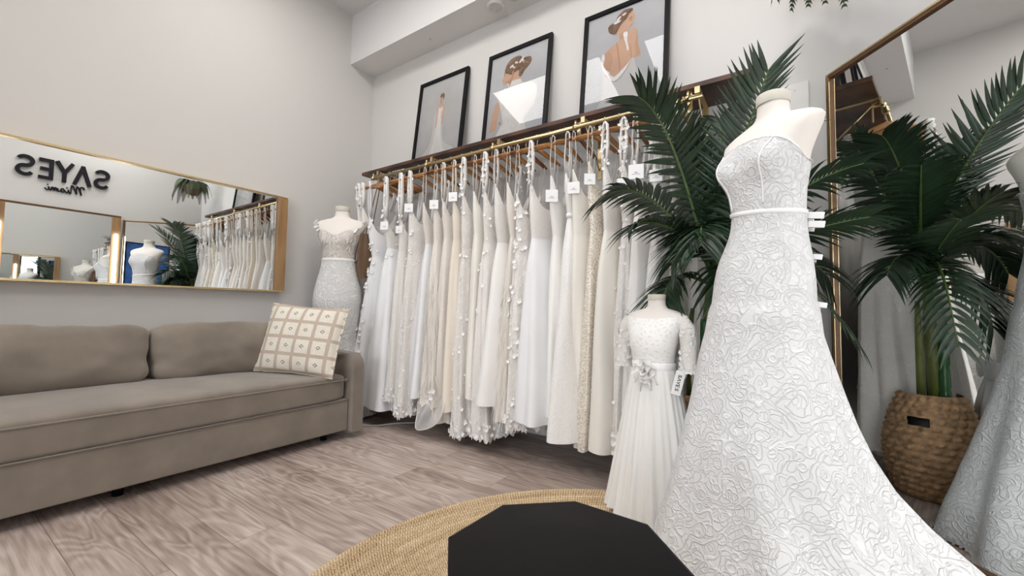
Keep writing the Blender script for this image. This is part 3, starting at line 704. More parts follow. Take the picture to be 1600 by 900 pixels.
art2 = dict(bg0=(.47, .465, .465), bg1=(.545, .54, .54), shapes=[
    ('skin', SK, [spl([(.26, .80), (.245, .75), (.215, .705), (.24, .695), (.24, .67), (.27, .645), (.33, .665), (.36, .64), (.36, .57), (.56, .57), (.54, .66), (.53, .74), (.46, .82), (.34, .84)]),
                  spl([(.12, .43), (.18, .47), (.22, .40), (.2, .28), (.17, .16), (.08, .14), (.06, .2), (.09, .32)])]),
    ('hair', HR, [spl([(.26, .79), (.28, .87), (.37, .925), (.50, .93), (.58, .89), (.70, .875), (.725, .82), (.68, .77), (.62, .735), (.56, .68), (.52, .70), (.515, .76), (.45, .755), (.38, .74), (.33, .76)])]),
    ('gown', GW, [spl([(.35, .66), (.55, .655), (.60, .61), (.78, .565), (.86, .49), (.84, .35), (.74, .25), (.66, .2), (.7, .03), (.2, .02), (.26, .17), (.30, .2), (.26, .33), (.2, .47), (.24, .56), (.34, .6)])]),
    ('lace', GWL, [ell(.38, .835, .035, .012, 12, .3), ell(.46, .86, .03, .012, 12, -.2), ell(.55, .87, .05, .016, 12, .6), ell(.58, .85, .035, .014, 12, -.7), ell(.42, .815, .03, .01, 12, -.4)] + [ell(.3 + .45 * random.random(), .12 + .42 * random.random(), .022, .007, 8, random.random() * 3) for _ in range(40)]),
    ('hair_light', HRL, [ell(.36, .89, .05, .008, 12, .5), ell(.62, .83, .06, .009, 12, -.3), ell(.45, .80, .05, .007, 12, .2), ell(.56, .76, .04, .008, 12, .8)]), ('features', HR, [ell(.265, .775, .018, .005, 8, .1), ell(.262, .752, .012, .004, 8, 0)]), ('lips', SKD, [ell(.248, .693, .014, .006, 8, -.2)]), ('fold', SKD, [spl([(.30, .665), (.36, .68), (.42, .72), (.40, .66), (.37, .60), (.36, .64)]), [(.40, .77), (.425, .775), (.43, .72), (.405, .72)], ell(.25, .215, .02, .02, 10)])])
art3 = dict(bg0=(.46, .455, .46), bg1=(.535, .53, .535), shapes=[
    ('gown', GWV, [spl([(.24, .53), (.34, .45), (.42, .37), (.5, .40), (.60, .48), (.64, .46), (.70, .3), (.82, .12), (.84, .0), (.18, .0), (.24, .2)])]),
    ('skin', SK, [spl([(.39, .79), (.44, .73), (.42, .68), (.36, .66), (.24, .60), (.22, .53), (.24, .42), (.30, .36), (.40, .335), (.50, .36), (.58, .43), (.60, .48), (.70, .47), (.72, .50), (.68, .62), (.665, .74), (.60, .76), (.555, .74), (.55, .77), (.60, .80), (.61, .83), (.63, .86), (.61, .93), (.56, .95), (.46, .88)])]),
    ('back_fold', SKD, [spl([(.40, .66), (.415, .66), (.45, .52), (.47, .40), (.455, .40), (.435, .52)]), [(.60, .475), (.612, .475), (.59, .62), (.58, .62)], ell(.27, .45, .01, .03, 10, -.6)]),
    ('shade', SKM, [spl([(.26, .58), (.33, .60), (.36, .52), (.33, .42), (.28, .42), (.25, .48)]), spl([(.66, .49), (.71, .50), (.68, .60), (.665, .70), (.645, .62)]), spl([(.44, .74), (.48, .76), (.52, .74), (.50, .70), (.45, .70)])]), ('features', HR, [ell(.575, .872, .022, .005, 8, .2), ell(.578, .85, .014, .004, 8, .1)]), ('lips', SKD, [ell(.592, .803, .014, .006, 8, .3)]), ('hair', HR, [spl([(.30, .80), (.28, .855), (.33, .88), (.38, .885), (.40, .93), (.48, .97), (.58, .965), (.60, .945), (.55, .92), (.52, .88), (.46, .85), (.42, .81), (.38, .765)])]),
    ('lace', GWL, [spl([(.49, .745), (.545, .74), (.545, .66), (.57, .57), (.55, .56), (.525, .63), (.50, .69)]), spl([(.21, .56), (.235, .60), (.255, .55), (.24, .47), (.33, .40), (.31, .37), (.235, .43)]), spl([(.30, .365), (.40, .30), (.52, .36), (.60, .46), (.56, .43), (.50, .395), (.40, .345), (.33, .38)]),
                   ell(.42, .905, .035, .012, 10, .5), ell(.49, .93, .03, .01, 10, .2), ell(.40, .875, .05, .012, 10, .1)])])
picture(-2.675, .545, 'smallest looking framed picture, full length bride in long white gown', art1)
picture(-1.921, .553, 'middle framed picture of a bride seen from behind with flowers in her hair', art2)
picture(-1.121, .548, 'framed picture of a bride with a bare back, nearest the palm', art3)

# ------------------------------------------------------------------ hangers
def build_hanger(name, loc, yaw, label, mat, group='wooden hangers on the brass rail', half=.180):
    t = thing(name, label, 'hanger', loc, group, yaw)
    b = MB(); rows = []
    for i in range(17):
        s_ = -1 + 2 * i / 16; a = abs(s_)
        y = s_ * half; z = -.075 - .075 * a ** 1.15; hh = .021 - .008 * a; th = .008 + .004 * a
        if i in (0, 16): hh *= .55; th *= .6
        x = .02 * a * a
        rows.append([(x + th * math.cos(k), y, z + hh * math.sin(k)) for k in [2 * PI * j / 10 for j in range(10)]])
    b.grid(rows, True, True, True); b.build('hanger_body', mat, t, local=True)
    b = MB(); pts = [(0, 0, -.06), (0, 0, -.03), (0, .004, -.022)] + [(0, .0165 * math.sin(a) , .0165 * math.cos(a)) for a in [math.radians(d) for d in (170, 120, 70, 20, -30, -75)]]
    b.tube(pts, .0022, 6); b.build('hook', M['steel'], t, local=True)
    return t
RY, RZ = 2.236, 1.95

# ------------------------------------------------------------------ hanging gowns
def lerp(a, b_, t): return a + (b_ - a) * t
def piece(tab, z):
    for (z0, v0), (z1, v1) in zip(tab, tab[1:]):
        if z1 <= z <= z0:
            t = (z0 - z) / (z0 - z1); return lerp(v0, v1, t)
    return tab[-1][1] if z < tab[-1][0] else tab[0][1]
ORD = ['first', 'second', 'third', 'fourth', 'fifth', 'sixth', 'seventh', 'eighth', 'ninth', 'tenth', 'eleventh', 'twelfth', 'thirteenth', 'fourteenth', 'fifteenth', 'sixteenth', 'seventeenth', 'eighteenth', 'nineteenth', 'twentieth', 'twenty-first', 'twenty-second', 'twenty-third', 'twenty-fourth', 'twenty-fifth', 'twenty-sixth', 'twenty-seventh', 'twenty-eighth', 'twenty-ninth', 'thirtieth']
def hanging_gown(idx, x, hem, fx, fy, mat, desc, top=1.60, waist=1.30, hemx=0.0, bod=None, strap='thin', flowers=0, hemstyle='plain', belt=False, feathers=0, short=False, tagz=None, tagw=.055, nf=8, amp=.13, sleeve=False, overlay=None, scoop=.10, flowercol=0):
    rnd = random.Random(idx * 13 + 5)
    if not short: top = top - .10 + rnd.uniform(-.03, .03); fx *= 1.2
    yaw = rnd.uniform(-.42, .02)
    label = desc + ', ' + ORD[idx] + ' on the rail from left'
    gt = thing('wedding_gown', label, 'wedding gown', (x, RY, hem), 'gowns hanging on the brass rail')
    ph = rnd.random() * 6; ph2 = rnd.random() * 6
    n = 72 if hemstyle != 'lace' else 132
    thin = .030
    pin = rnd.uniform(.115, .15); waist += rnd.uniform(-.05, .05)
    wxT = [(top + .2, .022), (top, .028), (waist + .12, thin + .006), (waist, thin), (waist - .2, thin + (fx - thin) * .28), (hem + (waist - hem) * .35, lerp(thin, fx, .70)), (hem, fx)]
    wyT = [(top + .2, .16), (top, .152), (waist + .16, .150), (waist, pin), (waist - .2, pin + (fy - pin) * .30), (hem + (waist - hem) * .35, lerp(pin, fy, .72)), (hem, fy)]
    if short: wxT = [(top, .026), (hem, .032)]; wyT = [(top, .15), (hem, .12)]
    def surf(a, z, off=0):
        k = max(0, min(1, (waist - z) / max(.05, waist - hem))) if not short else .15
        f = 1 + 1.5 * amp * (k ** .7) * (math.cos(nf * a + ph + 1.2 * math.sin(3 * z + ph2)) + .55 * math.cos((nf * 2 - 3) * a + ph2))
        rx, ry = piece(wxT, z) * f + off, piece(wyT, z) * (1 + (f - 1) * .5) + off
        c, s = math.cos(a), math.sin(a)
        px, py = rx * math.copysign(abs(c) ** .85, c), ry * math.copysign(abs(s) ** .85, s)
        cx = x + hemx * k ** 1.3
        return Vector((cx + px * math.cos(yaw) - py * math.sin(yaw), RY - .01 - .055 * k + px * math.sin(yaw) + py * math.cos(yaw), z))
    def bodice_top(a): return top + .045 - (scoop + .07) * (1 - abs(math.sin(a)) ** 3.0)
    zs = [waist + .002]
    nz = 22
    # skirt
    zlist = [lerp(waist if not short else top - .02, hem, (i / nz) ** .9) for i in range(nz + 1)]
    rows = []
    for i, z in enumerate(zlist):
        r = []
        for j in range(n):
            a = 2 * PI * j / n; zz = z
            if i == nz:
                if hemstyle == 'lace': zz += .012 * abs(math.sin(n / 8 * a)) - .014 * abs(math.sin(n / 3.0 * a + 1)) + .01 * math.sin(3 * a + ph)
                else: zz += .008 * math.sin(2 * a + ph)
            elif i > nz - 3: zz += .006 * math.sin(2 * a + ph)
            p = surf(a, z); p.z = zz; r.append(p)
        rows.append(r)
    if not short:
        b = MB(); b.grid(rows, True); sk = b.build('skirt', mat, gt)
    # bodice
    m2 = bod or mat; rows = []
    lo = waist - .004 if not short else hem
    for i in range(11):
        t = i / 10; r = []
        for j in range(n):
            a = 2 * PI * j / n; z = lerp(lo, bodice_top(a), t); p = surf(a, z, .0015)
            if short and i == 0: p.z += -.05 * abs(math.cos(a)) ** 2 * (1 if not hemstyle == 'plain' else .3) + .01 * math.sin(9 * a)
            r.append(p)
        rows.append(r)
    b = MB(); b.grid(rows, True); bo = b.build('bodice', m2, gt)
    # straps over the hanger ends
    sw = {'thin': .005, 'wide': .013, 'lace': .017, 'ribbon': .010}[strap]
    for sg in (-1, 1):
        b = MB()
        ea = surf(sg * PI / 2, top - .012)
        cs, sn = math.cos(yaw), math.sin(yaw); hz = RZ - .125
        def hp(fx_, r_, z_): return Vector((x + fx_ * cs - sg * r_ * sn, RY + fx_ * sn + sg * r_ * cs, z_))
        for dx in (-.014, .014):
            p0 = ea + Vector((dx * .6, sg * -.008, .03)); p1 = hp(.012 + dx * .7, .164, hz + .018)
            mid = (p0 + p1) / 2 + Vector((dx * .5, 0, 0))
            b.tube([p0, lerp(p0, mid, .6), mid, lerp(mid, p1, .7), p1, hp(.012, .168, hz + .030)], sw, 6, .25 if strap != 'lace' else .4)
        if strap == 'lace':
            for k in range(16):
                p = lerp(ea, hp(.01, .168, hz + .01), rnd.random()) + Vector((rnd.uniform(-.02, .02), rnd.uniform(-.012, .012), 0))
                b.flower(p, (rnd.uniform(-1, 1), -1 if sg < 0 else 1, rnd.uniform(-.3, .6)), rnd.uniform(.010, .018))
        b.build('strap', m2 if strap != 'lace' else M['flower'], gt)
    if belt:
        b = MB(); rr = []
        for dz, off in ((-.012, .002), (-.012, .006), (.012, .006), (.012, .002)):
            rr.append([surf(2 * PI * j / 48, waist + dz, off) for j in range(48)])
            for q in rr[-1]: pass
        b.grid(rr, True); b.build('belt', M['crepe'], gt)
    if sleeve:
        for sg in (-1, 1):
            b = MB(); b.tube([(x - .01, RY + sg * .175, RZ - .14), (x - .02, RY + sg * .185, RZ - .28), (x - .03, RY + sg * .19, RZ - .45), (x - .03, RY + sg * .185, RZ - .62)], [.03, .035, .03, .022], 14, .5, False)
            b.build('sleeve', m2, gt)
    if overlay:
        b = MB(); rr = []
        for i in range(10):
            z = lerp(waist - .25, hem - .06, i / 9); rr.append([surf(2 * PI * j / n, max(z, hem + .001), .006 + .01 * i / 9) + Vector((0, 0, min(0, z - hem - .001))) for j in range(n)])
        b.grid(rr, True); b.build('overlay', overlay, gt)
    if flowers:
        b = MB()
        for k in range(int(flowers * .7)):
            if flowercol == 0: a = rnd.choice((rnd.uniform(-2.6, -.3), rnd.uniform(0, 6.28))); z = lerp(hem + .03, top - .06, rnd.random() ** .9)
            elif flowercol == 1: a = rnd.gauss(-PI / 2, .5); z = lerp(hem + .02, top, rnd.random())       # down the front edge
            else: a = rnd.uniform(-2.8, -.2); z = lerp(waist - .2, top + .02, rnd.random())                # bodice only
            p = surf(a, z, .003); nr = Vector((math.cos(a), math.sin(a), .3))
            b.flower(p, nr, rnd.uniform(.008, .015) * (1.3 if flowercol else 1))
        tag(b.build('flower_applique', M['flower'], gt), kind='stuff')
    if hemstyle == 'lace':
        b = MB()
        for k in range(70):
            a = 2 * PI * k / 70; z = hem + rnd.uniform(.012, .10)
            b.flower(surf(a, z, .003), (math.cos(a), math.sin(a), .1), rnd.uniform(.009, .02))
        tag(b.build('hem_lace', M['flower'], gt), kind='stuff')
    if feathers:
        b = MB()
        for k in range(feathers):
            a = rnd.uniform(-2.9, .5); z = lerp(hem + .02, waist - .25, rnd.random()); p = surf(a, z, .003)
            l = rnd.uniform(.05, .12); o_ = Vector((math.cos(a), math.sin(a), 0)) * rnd.uniform(.004, .022)
            q = Vector((rnd.uniform(-.02, .02), 0, -l)); wv = Vector((-math.sin(a), math.cos(a), 0)) * .0014
            b.add([p - wv, p + wv, p + o_ + q * .55 + wv, p + o_ + q * .55 - wv, p + o_ * .8 + q], [(0, 1, 2, 3), (3, 2, 4)])
        tag(b.build('feather_trim', M['feather'], gt), kind='stuff')
    hm = M['hangerdark'] if idx % 4 == 2 else M['hanger']
    build_hanger('clothes_hanger', (x, RY, RZ), yaw, ('dark ' if idx % 4 == 2 else '') + 'wooden hanger holding the ' + ORD[idx] + ' gown from the rail\'s left end', hm)
    if tagz:
        tp_ = surf(-PI / 2, tagz); ty = tp_.y - .014; tx = tp_.x + .010
        tt = thing('price_tag', 'white swing tag hanging on the ' + ORD[idx] + ' gown from the rail\'s left end', 'tag', (tx, ty, tagz), 'white swing tags on the gowns', rnd.uniform(.1, .6))
        b = MB(); b.box((-tagw / 2, -.0012, -tagw / 2), (tagw / 2, .0012, tagw / 2), .0006); b.build('card', M['tag'], tt, False, True)
        b = MB(); b.box((-tagw * .26, -.0018, -tagw * .19), (tagw * .26, -.0012, -.155 * tagw)); b.box((-tagw * .1, -.0018, -tagw * .09), (tagw * .1, -.0012, -.03 * tagw)); b.build('print', M['print'], tt, False, True)
        b = MB(); b.tube([(0, 0, tagw / 2 - .004), (0, .003, tagw / 2 + .05), (0, .008, tagw / 2 + .13)], .0009, 5); b.build('string', M['tag'], tt, True, True)
    return gt

G = [
 # x, hem, fx, fy, material, description, options
 (-2.905, 1.36, .03, .12, 'lacefine', 'short cream lace bodice with loose straps', dict(short=True, top=1.66, strap='lace', hemstyle='lace')),
 (-2.825, 1.32, .03, .12, 'laceleaf', 'short lace corset top with pointed lower edge', dict(short=True, top=1.64, strap='lace', hemstyle='lace')),
 (-2.735, .16, .05, .20, 'tullecool', 'sheer gown with white petals cascading down its edge', dict(top=1.68, strap='wide', flowers=95, flowercol=1)),
 (-2.56, .12, .145, .24, 'tullecool', 'pale tulle A-line gown with petals below its square tag', dict(top=1.62, waist=1.36, strap='lace', flowers=22, flowercol=2, tagz=1.475, tagw=.062, nf=6, amp=.09, bod='lacefine', hemx=.05)),
 (-2.395, .18, .07, .19, 'lacefine', 'warm lace sheath gown with lace straps', dict(top=1.62, strap='lace', tagz=1.43, hemstyle='lace', hemx=.03)),
 (-2.28, .10, .06, .20, 'laceleaf', 'nude lace gown scattered with small blossoms', dict(top=1.66, strap='lace', flowers=80, tagz=1.58, tagw=.062, hemstyle='lace', hemx=.06)),
 (-2.165, .26, .085, .22, 'tullecool', 'white organza gown with a banded hem', dict(top=1.66, strap='thin', bod='lacewarm', nf=5, amp=.08, hemx=.05)),
 (-2.06, .22, .075, .22, 'lacewarm', 'feathered V-neck gown with a sheer swirl at its foot', dict(top=1.66, strap='thin', feathers=700, tagz=1.57, tagw=.062, hemx=.10, hemstyle='lace')),
 (-1.955, .10, .055, .18, 'lacewarm', 'slim cream beaded sheath gown', dict(top=1.68, strap='wide', hemx=.06)),
 (-1.865, .20, .055, .18, 'cream', 'cream satin slip gown with square tag on its waist', dict(top=1.66, strap='ribbon', tagz=1.60, tagw=.062, nf=5, hemx=.06)),
 (-1.785, .06, .075, .20, 'laceleaf', 'lace gown with raised blossoms and scalloped see-through hem', dict(top=1.68, strap='lace', flowers=95, hemstyle='lace', hemx=.08)),
 (-1.69, .30, .05, .19, 'satin', 'plain ivory satin gown partly hidden between lace gowns', dict(top=1.68, strap='thin', nf=5, hemx=.06)),
 (-1.60, .08, .075, .21, 'lacefine', 'ivory lace gown with wide scalloped hem', dict(top=1.68, strap='lace', flowers=60, hemstyle='lace', hemx=.07)),
 (-1.505, .29, .085, .23, 'crepe', 'smooth white crepe A-line gown with straight hem', dict(top=1.68, strap='wide', bod='lacefine', nf=4, amp=.10, hemx=.04)),
 (-1.415, .20, .055, .20, 'lacewarm', 'lace gown with feathery wisps along its hem', dict(top=1.70, strap='thin', feathers=350, hemx=.05)),
 (-1.33, .16, .06, .20, 'laceleaf', 'gown covered with large three-dimensional white flowers', dict(top=1.64, strap='thin', flowers=99, flowercol=1, hemstyle='lace', hemx=.05)),
 (-1.235, .23, .105, .24, 'tullecool', 'bluish white tulle A-line gown with lace bodice', dict(top=1.70, strap='lace', bod='lacefine', nf=6, amp=.07, hemx=.06)),
 (-1.13, .28, .05, .18, 'crepe', 'slim white crepe gown with long paper tag', dict(top=1.68, strap='thin', tagz=1.50, tagw=.07, nf=5, hemx=.05)),
 (-1.035, .17, .090, .23, 'beaded', 'beaded deep V gown with a rolled belt', dict(top=1.70, waist=1.40, strap='ribbon', belt=True, nf=5, amp=.11, hemx=.02, scoop=.2)),
 (-.945, .17, .05, .18, 'satin', 'narrow ivory satin gown with white tag', dict(top=1.68, strap='thin', tagz=1.53, tagw=.065, nf=5, hemx=.02)),
 (-.875, .14, .05, .19, 'glitter', 'champagne sequin sheath gown', dict(top=1.70, strap='ribbon', tagz=1.56, tagw=.06, nf=6)),
 (-.79, .165, .080, .24, 'satin', 'glossy ivory satin A-line gown with lace top', dict(top=1.68, strap='lace', bod='lacefine', nf=4, amp=.12, hemx=.02)),
 (-.705, .16, .055, .20, 'laceleaf', 'narrow lace gown with trailing blossoms and white tag', dict(top=1.68, strap='lace', flowers=60, tagz=1.50, tagw=.065, hemstyle='lace')),
 (-.625, .16, .05, .19, 'crepe', 'white square-neck gown on broad straps with belt and tag', dict(top=1.70, waist=1.42, strap='wide', belt=True, tagz=1.56, tagw=.075, nf=5, scoop=.03)),
 (-.54, .12, .085, .22, 'beaded', 'beaded lace gown behind the drooping palm frond', dict(top=1.70, strap='lace', flowers=30, tagz=1.52, tagw=.06, nf=6)),
 (-.45, .14, .06, .20, 'lacefine', 'lace sheath gown at the palm end of the rail', dict(top=1.68, strap='lace', nf=6)),
]
for i, (x, hem, fx, fy, mk, desc, op) in enumerate(G):
    op = dict(op)
    if 'bod' in op: op['bod'] = M[op['bod']]
    hanging_gown(i, x, hem, fx, fy, M[mk], desc, **op)

# sheer organza swirl trailing from the feathered gown is that gown's train
gown8 = [o for o in bpy.data.objects if o.name.startswith('wedding_gown') and 'feathered' in o.get('label', '')][0]
b = MB(); rows = []
for i in range(21):
    t_ = i / 20; rr = []
    for j in range(11):
        s_ = j / 10; dep = .05 + .195 * math.sqrt(max(0, 1 - (2 * t_ - 1) ** 2)) * (1 - .25 * t_)
        cx = -2.06 + .25 * t_ - .03 * s_ + .03 * math.sin(5 * t_ + 2 * s_); cy = 1.985 - .05 * s_ * math.sin(PI * t_) + .03 * math.cos(7 * t_ + 2 * s_)
        rr.append((cx, cy, .285 - s_ * dep))
    rows.append(rr)
b.grid(rows, False); b.build('organza_train', M['organza'], gown8)
b = MB(); b.tube([r[-1] for r in rows], .003, 6); b.build('train_edging', M['satin'], gown8)

# bare hangers bunched at the left end of the rail
for k, (x, yw) in enumerate(((-2.69, -.55), (-2.665, -.62), (-2.64, -.70), (-2.615, -.78), (-2.59, -.85))):
    build_hanger('clothes_hanger', (x, RY, RZ), yw, 'empty wooden hanger, ' + ORD[k] + ' of the bare bunch at the rail\'s left end', M['hanger'] if k != 1 else M['hangerdark'], 'bare wooden hangers')

# brown satin garment hanging low at the left end
t = thing('brown_garment', 'draped brown satin garment behind the short lace bodices', 'garment', (-2.80, 2.20, .98))
b = MB(); rows = []
for i in range(20):
    z = 1.44 - .36 * i / 19; rr = []
    for j in range(40):
        a = 2 * PI * j / 40; f = 1 + .16 * math.sin(5 * a + 2.2 * z * 5) + .08 * math.sin(9 * a)
        k = .55 + .45 * min(1, i / 7)
        rr.append((-2.845 + .045 * k * f * math.cos(a), 2.12 + (.03 + .06 * k) * f * math.sin(a), z + .025 * math.sin(a * 2 + 1) * i / 19))
    rows.append(rr)
b.grid(rows, True, True, False); b.build('drape', M['brown'], t)
b = MB(); b.tube([(-2.845, RY - .14, 1.43), (-2.85, RY - .05, 1.80), (-2.85, RY, 1.965)], .004, 6); b.tube([(-2.845, RY - .09, 1.43), (-2.85, RY - .02, 1.80), (-2.85, RY, 1.965)], .004, 6); b.build('hanging_loop', M['brown'], t)

# ------------------------------------------------------------------ dress forms
FORM = [(.74, .145, .115, 0), (.80, .158, .128, 0), (.87, .165, .135, 0), (.95, .158, .128, 0), (1.03, .142, .115, 0), (1.12, .120, .100, 0), (1.20, .108, .092, 0), (1.27, .115, .096, .004),
        (1.33, .130, .102, .008), (1.39, .146, .100, .004), (1.43, .163, .092, -.004), (1.465, .182, .080, -.012), (1.49, .188, .068, -.018), (1.51, .170, .058, -.024), (1.526, .122, .054, -.03), (1.54, .068, .050, -.034), (1.56, .053, .048, -.036), (1.60, .050, .047, -.036)]
class Form:
    def __init__(s, c, F, zf=lambda z: z, ws=1.0, bust=.036):
        s.c = Vector((c[0], c[1], 0)); s.F = Vector((F[0], F[1], 0)).normalized(); s.S = Vector((-s.F.y, s.F.x, 0)); s.zf = zf; s.ws = ws; s.bust = bust; s.hip = 1.0
    def ring(s, z):
        tb = FORM
        z = max(tb[0][0], min(tb[-1][0], z))
        for a, b_ in zip(tb, tb[1:]):
            if a[0] <= z <= b_[0]:
                t = (z - a[0]) / (b_[0] - a[0]); q = [lerp(a[i], b_[i], t) for i in (1, 2, 3)]; h = lerp(s.hip, 1, max(0, min(1, (z - .98) / .24))); return [q[0] * h, q[1] * h, q[2]]
    def pt(s, a, z, off=0.0):
        w, d, o = s.ring(z); c, si = math.cos(a), math.sin(a)
        e = .92
        fx = d * math.copysign(abs(c) ** e, c); sx = w * math.copysign(abs(si) ** e, si)
        aa = (a + PI) % (2 * PI) - PI
        bb = s.bust * math.exp(-((z - 1.355) / .052) ** 2) * (math.exp(-((aa - .62) / .36) ** 2) + math.exp(-((aa + .62) / .36) ** 2))
        bb += .018 * math.exp(-((z - .88) / .1) ** 2) * math.exp(-((abs(aa) - PI + .5) / .5) ** 2)
        r = s.ws
        return s.c + s.F * ((fx + o + bb * .92) * r + off * c) + s.S * (sx * r + off * si + bb * .35 * si * r) + Vector((0, 0, s.zf(z)))
    def torso(s, t, mat, z0=.74, n=64):
        b = MB(); rows = []
        zs = [z0 + (1.60 - z0) * i / 70 for i in range(71)]
        for z in zs: rows.append([s.pt(2 * PI * j / n, z) for j in range(n)])
        b.grid(rows, True, True, True); return b.build('torso', mat, t)
    def cap(s, t, mat, sc=1.0, h=.03):
        cc = s.c + s.F * (-.036 * s.ws); z = s.zf(1.60)
        b = MB(); r = .052 * s.ws; b.lathe([(r, -.004), (r * 1.03, 0), (r * 1.03, h), (r * .96, h + .004), (.001, h + .005)], (cc.x, cc.y, z), 32); return b.build('neck_cap', mat, t)
    def stand(s, t, top):
        b = MB(); b.lathe([(.16, .0), (.16, .012), (.03, .03), (.014, .05), (.014, top)], (s.c.x, s.c.y, .001), 24, True, True); b.build('stand', M['steel'], t)

# --- main strapless gown
FM = Form((-.068, 1.70), (-.62, -.78)); FM.hip = .84
df = thing('dress_form', 'life-size linen dress form wearing the strapless lace gown', 'dress form', (-.075, 1.70, 0))
FM.torso(df, M['linen']); FM.cap(df, M['cap']); FM.stand(df, .75)
gown = thing('strapless_gown', 'strapless white corded lace gown with long train in the foreground', 'wedding gown', (-.075, 1.70, 0))
def neckline(a):
    aa = (a + PI) % (2 * PI) - PI
    return 1.447 - .095 * min(1, abs(aa) / 1.6) ** 1.6 - .02 * max(0, abs(aa) - 1.6) / 1.54
b = MB(); rows = []; n = 96
for i in range(30):
    t_ = i / 29
    rows.append([FM.pt(2 * PI * j / n, lerp(1.19, neckline(2 * PI * j / n), t_), .008) for j in range(n)])
rows.append([FM.pt(2 * PI * j / n, neckline(2 * PI * j / n) + .002, .003) for j in range(n)])
b.grid(rows, True); bod = b.build('bodice', M['gown'], gown)
# silhouettes measured at the axis plane: z, left, right, near y, far y
SIL = [(1.215, -.185, .033, 1.605, 1.795), (1.17, -.190, .038, 1.60, 1.80), (1.12, -.206, .048, 1.588, 1.812), (1.05, -.221, .060, 1.575, 1.825), (.96, -.239, .068, 1.56, 1.84), (.87, -.249, .070, 1.55, 1.85), (.78, -.265, .078, 1.545, 1.862), (.69, -.288, .100, 1.53, 1.875), (.60, -.304, .123, 1.51, 1.895), (.51, -.322, .147, 1.49, 1.915), (.42, -.343, .178, 1.465, 1.94), (.33, -.362, .222, 1.44, 1.965), (.25, -.382, .285, 1.41, 1.99), (.18, -.398, .36, 1.37, 2.01), (.12, -.413, .425, 1.33, 2.03), (.06, -.430, .47, 1.29, 2.045), (.008, -.442, .50, 1.27, 2.055)]
def sil(z):
    for a, c in zip(SIL, SIL[1:]):
        if c[0] <= z <= a[0]:
            t = (a[0] - z) / (a[0] - c[0]); return [lerp(a[i], c[i], t) for i in range(1, 5)]
    return list(SIL[0][1:]) if z > SIL[0][0] else list(SIL[-1][1:])
def skirt_pt(a, z, off=0):
    l, r, y0, y1 = sil(z); cx, cy = (l + r) / 2, 1.70 + (y0 + y1 - 3.4) * .5
    rx, ry = (r - l) / 2, (y1 - y0) / 2
    k = max(0, (.80 - z) / .80)
    f = 1 + k ** 1.0 * (.062 * math.cos(8 * a + .8 + .5 * math.sin(2.5 * z)) + .035 * math.cos(13 * a + 2.0) + .03 * math.cos(5 * a))
    if z < .875: off += .007 * min(1, (.875 - z) / .012)
    c, s = math.cos(a), math.sin(a)
    p = Vector((cx + (rx * f + off) * c, cy + (ry * f + off) * s, z))
    if z > 1.0:
        w_ = max(0, min(1, (z - 1.0) / .19)); w_ = w_ * w_ * (3 - 2 * w_)
        q = FM.pt(a - math.atan2(FM.F.y, FM.F.x), z, .0095 + off); p = lerp(p, q, w_)
    return p
b = MB(); rows = []; n = 180; nz = 70
for i in range(nz + 1):
    z = lerp(1.212, .006, (i / nz)); rows.append([skirt_pt(2 * PI * j / n, z) for j in range(n)])
b.grid(rows, True); b.build('skirt', M['gown'], gown)
b = MB(); rr = []
for dz, off in ((-.008, .0), (-.006, .004), (.006, .004), (.008, .0)):
    rr.append([FM.pt(2 * PI * j / 64, 1.198 + dz - .012 * math.cos(2 * PI * j / 64 - 1.2), .010 + off) for j in range(64)])
b.grid(rr, True); b.build('waist_belt', M['gownband'], gown)
for a0 in (.95, -.95):
    b = MB(); pts = [FM.pt(a0 * lerp(.55, .62, i / 24) , lerp(1.215, neckline(a0 * .6) - .003, i / 24), .0105) for i in range(25)]
    b.tube(pts, .0028, 6); b.build('princess_seam', M['gownband'], gown)
b = MB()
for j in range(90):                                  # small loops along the neckline edge
    a = 2 * PI * j / 90; p = FM.pt(a, neckline(a) + .001, .008); b.flower(p, (math.cos(a) * FM.F + math.sin(a) * FM.S) + Vector((0, 0, .6)), .0055)
b.build('neckline_edging', M['flower'], gown)
b = MB()
for j in range(150):
    a = 2 * PI * j / 150; p = skirt_pt(a, .014, .002); b.flower(p, (math.cos(a), math.sin(a), .1), .016)
b.build('hem_edging', M['flower'], gown)
# clamp clips that take in the gown at the back
CL = [(1.262, 'topmost'), (1.185, 'second'), (1.155, 'third'), (1.045, 'fourth'), (.885, 'lowest')]
clip0 = None
for k, (z, w_) in enumerate(CL):
    if z > 1.2: p = FM.pt(PI + .35, z, .010)
    else: p = skirt_pt(math.radians(8), z, .0)
    lab = w_ + ' white clamp clip gripping the back of the strapless gown'
    if clip0 is None:
        clip0 = thing('clamp_clip', lab, 'clip', (0, 0, 0), 'white clamp clips')
        b = MB(); b.box((.004, -.004, -.012), (.052, .004, .010), .002); b.build('jaw', M['tag'], clip0, True, True)
        b = MB(); b.box((.008, -.003, -.026), (.026, .003, -.013), .001); b.build('spring', M['steel'], clip0, True, True)
        c = clip0
    else:
        c = copy_tree(clip0); tag(c, lab)
    c.location = (p.x, p.y, p.z); c.rotation_euler = (0, math.radians(10), -.35)
    if k >= 3: c.scale = (.55, .8, .8)

